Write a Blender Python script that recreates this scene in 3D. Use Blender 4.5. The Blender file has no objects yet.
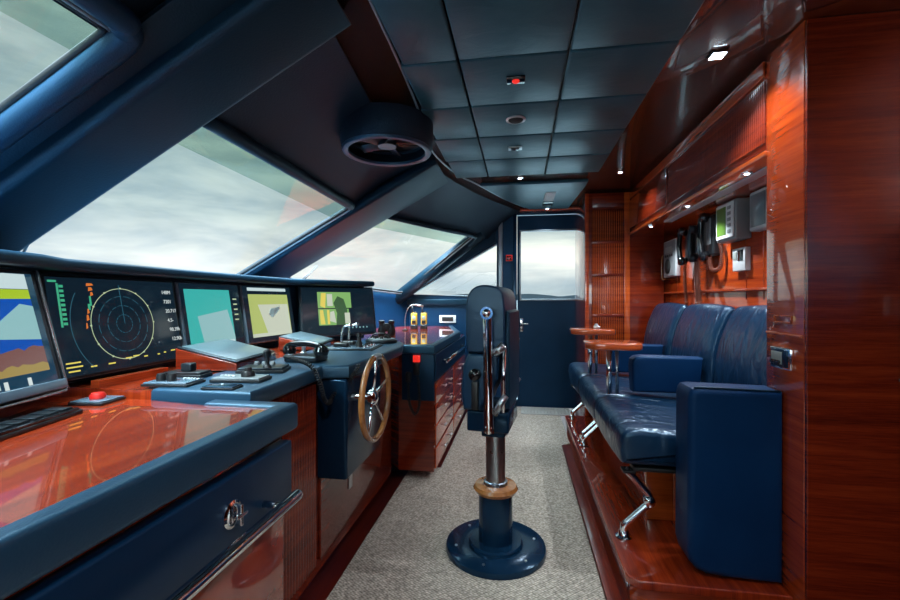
import bpy, bmesh, math, random
from mathutils import Vector, Matrix
random.seed(7)
SC = bpy.context.scene
COL = SC.collection
V = Vector

# ------------------------------------------------------------------ materials
MATS = {}
def newmat(name):
    m = bpy.data.materials.new(name); m.use_nodes = True
    nt = m.node_tree; b = nt.nodes['Principled BSDF']
    return m, nt, b
def setp(b, **k):
    names = dict(color='Base Color', metal='Metallic', rough='Roughness', spec='Specular IOR Level', coat='Coat Weight',
                 coatr='Coat Roughness', coati='Coat IOR', ior='IOR', emit='Emission Color', es='Emission Strength',
                 sheen='Sheen Weight', sheenr='Sheen Roughness', alpha='Alpha', trans='Transmission Weight')
    for kk, v in k.items():
        if kk in ('color', 'emit'): v = (*v, 1)
        b.inputs[names[kk]].default_value = v
def plain(name, color, rough=.5, metal=0, **k):
    m, nt, b = newmat(name); setp(b, color=color, rough=rough, metal=metal, **k)
    # slight procedural variation of the roughness so that no surface is perfectly even
    n = nt.nodes.new('ShaderNodeTexNoise'); n.inputs['Scale'].default_value = 9
    mr = nt.nodes.new('ShaderNodeMapRange'); mr.inputs['To Min'].default_value = max(0.02, rough*.85); mr.inputs['To Max'].default_value = min(1, rough*1.15)
    tc = nt.nodes.new('ShaderNodeTexCoord')
    nt.links.new(tc.outputs['Object'], n.inputs['Vector']); nt.links.new(n.outputs['Fac'], mr.inputs['Value']); nt.links.new(mr.outputs['Result'], b.inputs['Roughness'])
    MATS[name] = m; return m
def glow(name, color, s=1.0):
    m, nt, b = newmat(name); setp(b, color=(0.01, 0.01, 0.01), rough=.12, emit=color, es=s, coat=.0)
    MATS[name] = m; return m
def leather(name, c1, c2, rough=.4, bump=.25, wr=0.0, scale=220, spec=.5, tint=(.38, .68, 1.0)):
    m, nt, b = newmat(name); setp(b, rough=rough, spec=spec); b.inputs['Specular Tint'].default_value = (*tint, 1)
    L = nt.links.new; N = nt.nodes.new
    tc = N('ShaderNodeTexCoord')
    n1 = N('ShaderNodeTexNoise'); n1.inputs['Scale'].default_value = 5; n1.inputs['Detail'].default_value = 4
    r = N('ShaderNodeValToRGB'); r.color_ramp.elements[0].position = .35; r.color_ramp.elements[1].position = .7
    r.color_ramp.elements[0].color = (*c1, 1); r.color_ramp.elements[1].color = (*c2, 1)
    L(tc.outputs['Object'], n1.inputs['Vector']); L(n1.outputs['Fac'], r.inputs['Fac']); L(r.outputs['Color'], b.inputs['Base Color'])
    v = N('ShaderNodeTexVoronoi'); v.inputs['Scale'].default_value = scale; L(tc.outputs['Object'], v.inputs['Vector'])
    bp = N('ShaderNodeBump'); bp.inputs['Strength'].default_value = bump; bp.inputs['Distance'].default_value = .001
    L(v.outputs['Distance'], bp.inputs['Height'])
    last = bp
    if wr:
        mp = N('ShaderNodeMapping'); mp.inputs['Scale'].default_value = (1.0, 1.8, .8); L(tc.outputs['Object'], mp.inputs['Vector'])
        n2 = N('ShaderNodeTexNoise'); n2.inputs['Scale'].default_value = 6; n2.inputs['Detail'].default_value = 2.5; n2.inputs['Distortion'].default_value = 1.2
        L(mp.outputs['Vector'], n2.inputs['Vector'])
        b2 = N('ShaderNodeBump'); b2.inputs['Strength'].default_value = wr; b2.inputs['Distance'].default_value = .03
        L(n2.outputs['Fac'], b2.inputs['Height']); L(bp.outputs['Normal'], b2.inputs['Normal']); last = b2
    L(last.outputs['Normal'], b.inputs['Normal'])
    MATS[name] = m; return m
def wood(name, sc, dark=(.055, .008, .003), mid=(.19, .03, .008), light=(.33, .065, .014), rough=.25, coat=1.0, coati=2.1):
    m, nt, b = newmat(name); setp(b, rough=rough, coat=coat, coatr=.025, coati=coati)
    L = nt.links.new; N = nt.nodes.new
    tc = N('ShaderNodeTexCoord'); mp = N('ShaderNodeMapping'); mp.inputs['Scale'].default_value = sc
    L(tc.outputs['Object'], mp.inputs['Vector'])
    n1 = N('ShaderNodeTexNoise'); n1.inputs['Scale'].default_value = 1.6; n1.inputs['Detail'].default_value = 7; n1.inputs['Distortion'].default_value = .15
    L(mp.outputs['Vector'], n1.inputs['Vector'])
    n2 = N('ShaderNodeTexNoise'); n2.inputs['Scale'].default_value = 11; n2.inputs['Detail'].default_value = 3
    L(mp.outputs['Vector'], n2.inputs['Vector'])
    mx = N('ShaderNodeMath'); mx.operation = 'MULTIPLY_ADD'; mx.inputs[1].default_value = .35; L(n2.outputs['Fac'], mx.inputs[0])
    mm = N('ShaderNodeMath'); mm.operation = 'MULTIPLY'; mm.inputs[1].default_value = .65; L(n1.outputs['Fac'], mm.inputs[0]); L(mm.outputs[0], mx.inputs[2])
    r = N('ShaderNodeValToRGB'); e = r.color_ramp.elements
    e[0].position = .27; e[0].color = (*dark, 1); e[1].position = .76; e[1].color = (*light, 1)
    k = e.new(.5); k.color = (*mid, 1)
    L(mx.outputs[0], r.inputs['Fac']); L(r.outputs['Color'], b.inputs['Base Color'])
    MATS[name] = m; return m

leather('leather_navy', (.004, .018, .036), (.006, .025, .048), .42)
leather('leather_seat', (.004, .024, .062), (.007, .036, .088), .29, wr=.5, spec=1.0, tint=(.52, .78, 1.0))
leather('leather_seat_smooth', (.002, .024, .085), (.003, .030, .10), .45, wr=.06, spec=.3)
leather('leather_top', (.010, .040, .078), (.013, .050, .094), .36, spec=1.0, tint=(.5, .78, 1.0))
leather('leather_reveal', (.008, .032, .065), (.011, .040, .08), .42)
leather('leather_beam', (.002, .012, .024), (.003, .017, .031), .42, spec=.45, tint=(.40, .72, 1.0), bump=.35, scale=150)
leather('leather_head', (.007, .013, .022), (.010, .018, .028), .5, bump=.5, scale=120)
leather('leather_ceiling', (.024, .075, .092), (.034, .098, .118), .36, bump=.3, wr=.06)
leather('leather_chair', (.004, .024, .062), (.007, .036, .088), .36, wr=.14, spec=.8, tint=(.52, .78, 1.0))
leather('paint_blue', (.0018, .018, .052), (.0025, .023, .062), .38, bump=.05, scale=60)
leather('paint_navy_gloss', (.003, .016, .040), (.004, .022, .052), .16, bump=.02, scale=60)
wood('wood_side', (1.0, .9, 26), dark=(.20, .016, .003), mid=(.42, .048, .006), light=(.62, .095, .010), coati=1.9)
wood('wood_top', (22, 1.0, 1.0), mid=(.30, .028, .006), light=(.48, .062, .010), dark=(.13, .010, .003), coati=1.6)
wood('wood_dark', (1.0, .9, 26), dark=(.06, .005, .002), mid=(.18, .016, .004), light=(.32, .038, .008), coati=1.5)
wood('wood_bright', (1.0, .9, 26), dark=(.34, .045, .007), mid=(.52, .08, .010), light=(.68, .125, .015), coati=1.8)
wood('wood_floor', (22, 1.0, 1.0), dark=(.06, .005, .002), mid=(.16, .014, .004), light=(.26, .026, .006), rough=.3, coati=1.5)
wood('wood_ceiling', (18, 1.0, 1.0), dark=(.03, .006, .003), mid=(.09, .018, .006), light=(.18, .038, .010), coati=1.7)
wood('wood_rim', (4, 4, 4), dark=(.16, .05, .012), mid=(.36, .13, .035), light=(.52, .22, .07), coati=1.5)
plain('chrome', (.82, .83, .85), .07, 1)
plain('steel_brushed', (.45, .50, .55), .28, 1)
plain('alu', (.62, .64, .66), .35, 1)
plain('black_plastic', (.010, .011, .013), .35)
plain('black_gloss', (.006, .007, .009), .08, coat=.6)
plain('dark_metal', (.03, .04, .05), .3, .6)
plain('grey_plastic', (.20, .22, .23), .4)
plain('light_grey', (.42, .45, .46), .4)
plain('white_plastic', (.62, .65, .66), .4)
plain('panel_blue_grey', (.10, .15, .20), .25, .0, coat=.4)
plain('plotter_glass', (.11, .155, .18), .3, .0, coat=.3)
plain('lcd_green', (.08, .17, .02), .3)
plain('lcd_grey', (.30, .34, .32), .3)
plain('red_plastic', (.65, .02, .015), .35)
plain('yellow_plastic', (.70, .42, .03), .4)
plain('bezel', (.012, .022, .030), .3, coat=.3)
plain('silver_edge', (.55, .60, .64), .25, 1)
plain('gasket', (.006, .008, .010), .5)
plain('window_trim', (.30, .36, .40), .3, .7)
plain('cord_black', (.012, .012, .014), .45)
plain('cord_brown', (.16, .045, .025), .45)
plain('mat_silver', (.42, .42, .40), .6, .2)
plain('speaker_mesh', (.012, .014, .014), .7)
glow('spot_glow', (.80, .90, 1.0), 9)
glow('scr_black', (.003, .010, .018), .5)
glow('scr_blue', (.004, .09, .50), 0.315)
glow('scr_deep', (.002, .04, .25), 0.294)
glow('scr_navy', (.01, .06, .12), 0.252)
glow('scr_pale', (.62, .78, .80), 0.336)
glow('scr_lime', (.42, .62, .03), 0.336)
glow('scr_brown', (.24, .11, .10), 0.294)
glow('scr_tan', (.50, .36, .10), 0.252)
glow('scr_teal', (.05, .52, .48), 0.315)
glow('scr_teal_pale', (.30, .56, .58), 0.336)
glow('scr_olive', (.48, .58, .18), 0.336)
glow('scr_cream', (.62, .68, .55), 0.336)
glow('scr_green', (.25, .50, .16), 0.336)
glow('scr_darkgreen', (.03, .07, .03), .6)
glow('scr_yellow', (.75, .62, .12), 0.378)
glow('scr_white', (.80, .90, .90), 0.294)
glow('scr_ring', (.35, .42, .26), .5)
glow('scr_ring_dim', (.02, .09, .13), .5)
glow('scr_orange', (.85, .22, .04), 0.294)
glow('scr_grn', (.06, .50, .28), 0.294)
glow('lamp_red', (.9, .03, .02), .35)

def carpet_mat():
    m, nt, b = newmat('carpet'); setp(b, rough=.9, spec=.15)
    L = nt.links.new; N = nt.nodes.new
    tc = N('ShaderNodeTexCoord'); mp = N('ShaderNodeMapping'); mp.inputs['Scale'].default_value = (1, 1.25, 1); mp.inputs['Rotation'].default_value = (0, 0, .78)
    L(tc.outputs['Object'], mp.inputs['Vector'])
    ck = N('ShaderNodeTexVoronoi'); ck.inputs['Scale'].default_value = 78; ck.inputs['Randomness'].default_value = .35; L(mp.outputs['Vector'], ck.inputs['Vector'])
    r = N('ShaderNodeValToRGB'); e = r.color_ramp.elements; e[0].position = .1; e[0].color = (.95, .83, .71, 1); e[1].position = .78; e[1].color = (.22, .185, .15, 1)
    L(ck.outputs['Distance'], r.inputs['Fac'])
    n = N('ShaderNodeTexNoise'); n.inputs['Scale'].default_value = 60; n.inputs['Detail'].default_value = 5; L(tc.outputs['Object'], n.inputs['Vector'])
    mx = N('ShaderNodeMix'); mx.data_type = 'RGBA'; mx.blend_type = 'MULTIPLY'; mx.inputs[0].default_value = .6
    r2 = N('ShaderNodeValToRGB'); r2.color_ramp.elements[0].position = .3; r2.color_ramp.elements[0].color = (.5, .5, .5, 1); r2.color_ramp.elements[1].position = .7
    L(n.outputs['Fac'], r2.inputs['Fac']); L(r.outputs['Color'], mx.inputs[6]); L(r2.outputs['Color'], mx.inputs[7]); L(mx.outputs[2], b.inputs['Base Color'])
    bp = N('ShaderNodeBump'); bp.inputs['Strength'].default_value = .8; bp.inputs['Distance'].default_value = .004; bp.invert = True
    L(ck.outputs['Distance'], bp.inputs['Height']); L(bp.outputs['Normal'], b.inputs['Normal'])
    MATS['carpet'] = m
carpet_mat()
def glass_mat(name, tint, gl=.04):
    m = bpy.data.materials.new(name); m.use_nodes = True; nt = m.node_tree; nt.nodes.clear()
    N = nt.nodes.new; L = nt.links.new
    o = N('ShaderNodeOutputMaterial'); t = N('ShaderNodeBsdfTransparent'); t.inputs['Color'].default_value = (*tint, 1)
    g = N('ShaderNodeBsdfGlossy'); g.inputs['Roughness'].default_value = .0
    f = N('ShaderNodeFresnel'); f.inputs['IOR'].default_value = 1.4
    n = N('ShaderNodeTexNoise'); n.inputs['Scale'].default_value = 2
    mr = N('ShaderNodeMapRange'); mr.inputs['To Min'].default_value = .7; mr.inputs['To Max'].default_value = 1.0
    mu = N('ShaderNodeMath'); mu.operation = 'MULTIPLY'; L(n.outputs['Fac'], mr.inputs['Value']); L(mr.outputs['Result'], mu.inputs[0]); L(f.outputs['Fac'], mu.inputs[1])
    ge = N('ShaderNodeNewGeometry'); ib = N('ShaderNodeMath'); ib.operation = 'SUBTRACT'; ib.inputs[0].default_value = 1; L(ge.outputs['Backfacing'], ib.inputs[1])
    m2 = N('ShaderNodeMath'); m2.operation = 'MULTIPLY'; L(mu.outputs[0], m2.inputs[0]); L(ib.outputs[0], m2.inputs[1])
    x = N('ShaderNodeMixShader'); L(m2.outputs[0], x.inputs[0]); L(t.outputs[0], x.inputs[1]); L(g.outputs[0], x.inputs[2]); L(x.outputs[0], o.inputs['Surface'])
    MATS[name] = m
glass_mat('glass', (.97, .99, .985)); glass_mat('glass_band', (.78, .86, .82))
def sea_mat():
    m, nt, b = newmat('sea'); setp(b, color=(.060, .078, .082), rough=.35, spec=.3)
    n = nt.nodes.new('ShaderNodeTexNoise'); n.inputs['Scale'].default_value = .4; n.inputs['Detail'].default_value = 6
    tc = nt.nodes.new('ShaderNodeTexCoord'); nt.links.new(tc.outputs['Object'], n.inputs['Vector'])
    bp = nt.nodes.new('ShaderNodeBump'); bp.inputs['Strength'].default_value = .5; bp.inputs['Distance'].default_value = .4
    nt.links.new(n.outputs['Fac'], bp.inputs['Height']); nt.links.new(bp.outputs['Normal'], b.inputs['Normal']); MATS['sea'] = m
sea_mat(); plain('hills', (.006, .009, .011), .95, spec=.05)

# ------------------------------------------------------------------ mesh helpers (all in world coordinates)
def B(): return bmesh.new()
def _bevel(bm, edges, r, seg=3):
    if r > 0 and edges: bmesh.ops.bevel(bm, geom=list(edges), offset=r, segments=seg, profile=.5, affect='EDGES', clamp_overlap=True)
def box(bm, x0, x1, y0, y1, z0, z1, bev=0, seg=3, M=None):
    vs = [bm.verts.new((x, y, z)) for x in (x0, x1) for y in (y0, y1) for z in (z0, z1)]
    fs = [(0, 1, 3, 2), (4, 6, 7, 5), (0, 4, 5, 1), (2, 3, 7, 6), (0, 2, 6, 4), (1, 5, 7, 3)]
    F = [bm.faces.new([vs[i] for i in f]) for f in fs]
    if M is not None:
        for v in vs: v.co = M @ v.co
    if bev: _bevel(bm, {e for f in F for e in f.edges}, bev, seg)
    return bm
def prism(bm, pts, axis, a, b, bev=0, seg=3, M=None, allbev=False):
    """polygon in the plane normal to axis ('x': (y,z), 'y': (x,z), 'z': (x,y)) extruded a..b"""
    def mk(p, t):
        if axis == 'x': q = V((t, p[0], p[1]))
        elif axis == 'y': q = V((p[0], t, p[1]))
        else: q = V((p[0], p[1], t))
        return M @ q if M is not None else q
    A = [bm.verts.new(mk(p, a)) for p in pts]; Bv = [bm.verts.new(mk(p, b)) for p in pts]
    f1 = bm.faces.new(A[::-1]); f2 = bm.faces.new(Bv); side = []
    n = len(pts)
    for i in range(n): side.append(bm.faces.new([A[i], A[(i+1) % n], Bv[(i+1) % n], Bv[i]]))
    bmesh.ops.recalc_face_normals(bm, faces=[f1, f2] + side)
    if bev:
        es = {e for f in ([f1, f2] + (side if allbev else [])) for e in f.edges}
        _bevel(bm, es, bev, seg)
    return bm
def slab(bm, quad, t, bev=0, seg=2):
    """polygon in space (list of points) given thickness t along its normal"""
    q = [V(p) for p in quad]; n = (q[1]-q[0]).cross(q[2]-q[0]).normalized()*t
    A = [bm.verts.new(p) for p in q]; C = [bm.verts.new(p+n) for p in q]
    f = [bm.faces.new(A[::-1]), bm.faces.new(C)]; k = len(q)
    for i in range(k): f.append(bm.faces.new([A[i], A[(i+1) % k], C[(i+1) % k], C[i]]))
    bmesh.ops.recalc_face_normals(bm, faces=f)
    if bev: _bevel(bm, {e for g in f for e in g.edges}, bev, seg)
    return bm
def loft(bm, pts, y0, y1, R=.03, crown=.012, n=18):
    """profile polygon (x,z) swept along y with rounded ends and a slightly crowned middle"""
    k = len(pts); P2 = [V(p) for p in pts]; area = sum(P2[i].x*P2[(i+1) % k].y-P2[(i+1) % k].x*P2[i].y for i in range(k)); sg = 1 if area > 0 else -1
    nrm = []
    for i in range(k):
        a = (P2[i]-P2[i-1]).normalized(); c = (P2[(i+1) % k]-P2[i]).normalized(); t = (a+c).normalized(); nrm.append(V((-t.y, t.x))*sg)
    L = y1-y0; ys = [0, .0015, .005, .010, .018, R]+[R+(L-2*R)*i/n for i in range(1, n)]+[L-R, L-.018, L-.010, L-.005, L-.0015, L]
    rings = []
    for y in ys:
        e = min(y, L-y); d = R*(1-math.sqrt(max(0, 1-((R-e)/R)**2))) if e < R else 0
        d = d*.8+crown*(2*y/L-1)**2
        rings.append([bm.verts.new((p.x+q.x*d, y0+y, p.y+q.y*d)) for p, q in zip(P2, nrm)])
    for i in range(len(rings)-1):
        for j in range(k): bm.faces.new([rings[i][j], rings[i][(j+1) % k], rings[i+1][(j+1) % k], rings[i+1][j]])
    bm.faces.new(rings[0]); bm.faces.new(rings[-1][::-1]); bmesh.ops.recalc_face_normals(bm, faces=bm.faces[:])
    return bm
def dense(pts, n=3):
    return [(p.x, p.y) for p in smooth_path([(a, c, 0) for a, c in pts], n)]
def frame_for(d):
    d = d.normalized(); u = V((0, 0, 1)) if abs(d.z) < .9 else V((1, 0, 0))
    a = d.cross(u).normalized(); return a, d.cross(a).normalized()
def tube(bm, pts, r, seg=10, closed=False, caps=True):
    pts = [V(p) for p in pts]; n = len(pts); rings = []
    rr = r if isinstance(r, (list, tuple)) else [r]*n
    a = None
    for i, p in enumerate(pts):
        if closed: d = pts[(i+1) % n]-pts[i-1]
        else: d = pts[min(i+1, n-1)]-pts[max(i-1, 0)]
        d.normalize()
        if a is None: a, b = frame_for(d)
        else:
            a = (a-d*a.dot(d)).normalized(); b = d.cross(a)
        rings.append([bm.verts.new(p+(a*math.cos(t)+b*math.sin(t))*rr[i]) for t in [2*math.pi*k/seg for k in range(seg)]])
    for i in range(n if closed else n-1):
        A, C = rings[i], rings[(i+1) % n]
        for k in range(seg): bm.faces.new([A[k], A[(k+1) % seg], C[(k+1) % seg], C[k]])
    if caps and not closed:
        bm.faces.new(rings[0][::-1]); bm.faces.new(rings[-1])
    return bm
def smooth_path(pts, n=8, closed=False):
    pts = [V(p) for p in pts]; out = []; N = len(pts)
    for i in range(N if closed else N-1):
        if closed: p0, p1, p2, p3 = pts[i-1], pts[i], pts[(i+1) % N], pts[(i+2) % N]
        else: p0, p1, p2, p3 = pts[max(i-1, 0)], pts[i], pts[i+1], pts[min(i+2, N-1)]
        for k in range(n):
            t = k/n
            out.append(.5*((2*p1)+(p2-p0)*t+(2*p0-5*p1+4*p2-p3)*t*t+(3*p1-p0-3*p2+p3)*t**3))
    if not closed: out.append(pts[-1])
    return out
def coil(pts, R, pitch, n=10):
    P = smooth_path(pts, 30); L = [0]
    for i in range(1, len(P)): L.append(L[-1]+(P[i]-P[i-1]).length)
    out = []; tot = L[-1]; steps = max(8, int(tot/pitch*n)); j = 0; a = None
    for s in range(steps+1):
        l = tot*s/steps
        while j < len(P)-2 and L[j+1] < l: j += 1
        t = (l-L[j])/max(1e-9, L[j+1]-L[j]); p = P[j].lerp(P[j+1], t); d = (P[j+1]-P[j]).normalized()
        if a is None: a, b = frame_for(d)
        else: a = (a-d*a.dot(d)).normalized(); b = d.cross(a)
        th = 2*math.pi*l/pitch
        out.append(p+(a*math.cos(th)+b*math.sin(th))*R)
    return out
def lathe(bm, prof, c, axis=V((0, 0, 1)), seg=40, cap=True):
    """prof: list of (radius, height along axis)"""
    axis = V(axis).normalized(); a, b = frame_for(axis); c = V(c); rings = []
    for r, h in prof:
        rings.append([bm.verts.new(c+axis*h+(a*math.cos(t)+b*math.sin(t))*max(r, 1e-5)) for t in [2*math.pi*k/seg for k in range(seg)]])
    for i in range(len(prof)-1):
        for k in range(seg): bm.faces.new([rings[i][k], rings[i][(k+1) % seg], rings[i+1][(k+1) % seg], rings[i+1][k]])
    if cap:
        bm.faces.new(rings[0][::-1]); bm.faces.new(rings[-1])
    bmesh.ops.recalc_face_normals(bm, faces=bm.faces[:])
    return bm
def cyl(bm, p0, p1, r, seg=20): return tube(bm, [p0, p1], r, seg)
def ball(bm, c, r, s=(1, 1, 1)):
    m = Matrix.Translation(c) @ Matrix.Diagonal((r*s[0], r*s[1], r*s[2], 1))
    bmesh.ops.create_uvsphere(bm, u_segments=16, v_segments=10, radius=1, matrix=m); return bm
def poly(bm, pts):
    bm.faces.new([bm.verts.new(p) for p in pts]); return bm
def flutes(bm, axis, c, a0, a1, z0, z1, step=.014, depth=.006, out=1):
    """vertical half-round flutes on a face: axis 'x' = face normal along x at x=c, running a0..a1 in y"""
    k = max(1, round((a1-a0)/step)); w = (a1-a0)/k
    prof = [(0, 0)]
    for i in range(k):
        for t in (.14, .2, .35, .5, .65, .8, .86):
            prof.append(((i+t)*w, depth*max(0, math.sin(math.pi*(t-.1)/.8))**.5))
        prof.append(((i+1)*w, 0))
    lo = []; hi = []
    for s, h in prof:
        p = (c+out*(h+.001), a0+s) if axis == 'x' else (a0+s, c+out*(h+.001))
        lo.append(bm.verts.new((*p, z0))); hi.append(bm.verts.new((*p, z1)))
    bl = []
    for i in range(len(prof)-1): bm.faces.new([lo[i], lo[i+1], hi[i+1], hi[i]])
    # back plate gives the panel its thickness
    q = (c-out*.0, a0, a1)
    if axis == 'x': pts = [(c, a0), (c, a1)]
    else: pts = [(a0, c), (a1, c)]
    b = [bm.verts.new((*p, z)) for p in pts for z in (z0, z1)]
    bm.faces.new([b[0], b[2], b[3], b[1]])
    bm.faces.new([lo[0], hi[0], b[1], b[0]]); bm.faces.new([lo[-1], b[2], b[3], hi[-1]])
    bm.faces.new(lo + [b[2], b[0]]); bm.faces.new(hi + [b[3], b[1]])
    bmesh.ops.recalc_face_normals(bm, faces=bm.faces[:])
    return bm

def WM(o):
    m = Matrix.LocRotScale(o.location, o.rotation_euler, o.scale)
    return WM(o.parent) @ m if o.parent else m
def obj(name, bm, mat, parent=None, label=None, smooth=True):
    me = bpy.data.meshes.new(name)
    if parent is None:
        # origin at the base centre
        xs = [v.co for v in bm.verts]
        mn = V((min(c.x for c in xs), min(c.y for c in xs), min(c.z for c in xs))); mx = V((max(c.x for c in xs), max(c.y for c in xs), max(c.z for c in xs)))
        loc = V(((mn.x+mx.x)/2, (mn.y+mx.y)/2, mn.z)); bm.transform(Matrix.Translation(-loc))
    else:
        loc = V((0, 0, 0)); bm.transform(WM(parent).inverted())
    if smooth:
        for f in bm.faces: f.smooth = True
        for e in bm.edges:
            if len(e.link_faces) == 2 and e.calc_face_angle(0) > math.radians(38): e.smooth = False
    bm.to_mesh(me); bm.free()
    o = bpy.data.objects.new(name, me); COL.objects.link(o); o.location = loc
    mats = mat if isinstance(mat, (list, tuple)) else [mat]
    for m in mats: me.materials.append(MATS[m])
    if parent is not None: o.parent = parent
    if label: o['label'] = label
    return o
def tag(o, label, cat, group=None):
    o['label'] = label; o['category'] = cat
    if group: o['group'] = group
    return o
def thing(name, label, cat, loc, rz=0, group=None):
    o = bpy.data.objects.new(name, None); COL.objects.link(o); o.empty_display_size = .1
    o.location = loc; o.rotation_euler = (0, 0, rz); return tag(o, label, cat, group)
def struct(name, bm, mat, parent=None):
    o = obj(name, bm, mat, parent); o['kind'] = 'structure'; return o
def copy_tree(o, parent=None):
    c = o.copy(); COL.objects.link(c); c.parent = parent
    for ch in list(o.children): copy_tree(ch, c)
    return c
def dup(o, loc, label, rz=None):
    c = copy_tree(o); c.location = loc; c['label'] = label
    if rz is not None: c.rotation_euler = (0, 0, rz)
    return c

# ------------------------------------------------------------------ the windshield plane (raked 29 degrees)
def PZ(x): return 2.17+.547*(x+.65)
NIN = V((.547, 0, -1)).normalized()          # into the room
def P(x, y, off=0): return V((x, y, PZ(x)))+NIN*off

# ---- room shell
b = B(); box(b, -2.4, 2.2, -2.5, 5.0, -.1, 0); struct('floor', b, 'wood_floor')
c = B(); prism(c, [(-.757, 1.20), (-.60, 1.17), (-.60, -2.3), (.338, -2.3), (.334, 3.60), (.405, 3.66), (.405, 4.80), (-.553, 4.80), (-.553, 2.985), (-.765, 2.985)], 'z', .0, .011, bev=.004)
o = obj('carpet', c, 'carpet'); tag(o, 'beige grey woven carpet running down the aisle to the blue door', 'carpet')
b = B(); prism(b, [(x, y) for x, y in [(.03, 4.50), (.50, 4.50), (.52, 4.52), (.52, 4.76), (.50, 4.78), (.03, 4.78), (.01, 4.76), (.01, 4.52)]], 'z', .012, .022, bev=.003)
for i in range(14): box(b, .04+i*.034, .052+i*.034, 4.53, 4.75, .0215, .025)
o = obj('door_mat', b, 'mat_silver'); tag(o, 'silver grey ribbed mat on the carpet in front of the blue door', 'door mat')

# far wall with the triangular side window opening
b = B(); y0, y1 = 4.82, 4.92
TA, TB, TC = (-1.24, 1.255), (-.255, 1.81), (-.255, 1.222)
prism(b, [(-1.5, 0), (-.045, 0), (-.045, 1.222), TC, TA, (-1.5, 1.255)], 'y', y0, y1)
prism(b, [(-1.38, 1.2555), TA, TB, (-.255, 2.4), (-.36, 2.02)], 'y', y0, y1)
prism(b, [(-.2549, 1.2225), (-.045, 1.2225), (-.045, 2.4), (-.2549, 2.4)], 'y', y0, y1)
prism(b, [(-.0449, 2.135), (2.2, 2.135), (2.2, 2.4), (-.0449, 2.4)], 'y', y0, y1)
prism(b, [(.675, 0), (2.2, 0), (2.2, 2.1349), (.675, 2.1349)], 'y', y0, y1)
struct('wall_far', b, 'paint_blue')
b = B(); box(b, -2.4, 2.2, 4.795, 4.819, 1.165, 1.19, .004)
b.free()
# trims on the far wall: rail over the counter, post next to the door
b = B(); box(b, -1.5, -.30, 4.785, 4.818, 1.13, 1.20, .01); struct('trim_1', b, 'leather_beam')
b = B(); box(b, -.235, -.19, 4.79, 4.818, 1.0, 2.16, .006); struct('trim_2', b, 'window_trim')

# ---- the door
d = thing('door_1', '', 'door', (.31, 4.84, 0)); d['kind'] = 'structure'
for k in ('label', 'category'): del d[k]
b = B()
W0, W1, Z0, Z1 = .005, .598, 1.195, 1.95
yy0, yy1 = 4.83, 4.88
prism(b, [(-.03, .01), (.66, .01), (.66, Z0), (-.03, Z0)], 'y', yy0, yy1)
prism(b, [(-.03, Z1), (.66, Z1), (.66, 2.12), (-.03, 2.12)], 'y', yy0, yy1)
prism(b, [(-.03, Z0), (W0, Z0), (W0, Z1), (-.03, Z1)], 'y', yy0, yy1)
prism(b, [(W1, Z0), (.66, Z0), (.66, Z1), (W1, Z1)], 'y', yy0, yy1)
struct('door_leaf', b, 'paint_blue', d)
b = B()
for (a0, a1, c0, c1) in ((W0, W1, Z0-.012, Z0+.006), (W0, W1, Z1-.006, Z1+.012), (W0-.012, W0+.006, Z0-.012, Z1+.012), (W1-.006, W1+.012, Z0-.012, Z1+.012)):
    box(b, a0, a1, 4.818, 4.84, c0, c1, .003)
struct('window_frame', b, 'window_trim', d)
b = B(); box(b, W0, W1, 4.85, 4.858, Z0, Z1); struct('window_glass', b, 'glass', d)
h = B(); box(h, .0, .035, 4.812, 4.829, .84, .99, .006); tube(h, [(.018, 4.812, .93), (.018, 4.775, .93), (.09, 4.77, .93)], .008); ball(h, (.018, 4.81, .87), .012)
struct('door_handle', h, 'chrome', d)
b = B(); box(b, -.075, -.035, 4.80, 4.825, .012, 2.14, .006); box(b, .665, .70, 4.79, 4.825, .012, 2.14, .006); box(b, -.034, .664, 4.80, 4.826, 2.125, 2.16, .006)
struct('trim_3', b, 'paint_navy_gloss')
# pane 4: triangle window
wd = bpy.data.objects.new('window_4', None); COL.objects.link(wd); wd.location = (-.7, 4.86, 1.2); wd['kind'] = 'structure'
b = B(); prism(b, [TA, TC, TB], 'y', 4.86, 4.868); struct('window_glass', b, 'glass', wd)
b = B(); T3 = [V((TA[0], 4.815, TA[1])), V((TC[0], 4.815, TC[1])), V((TB[0], 4.815, TB[1]))]
tube(b, T3, .009, 8, closed=True); struct('window_frame', b, 'window_trim', wd)

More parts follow.
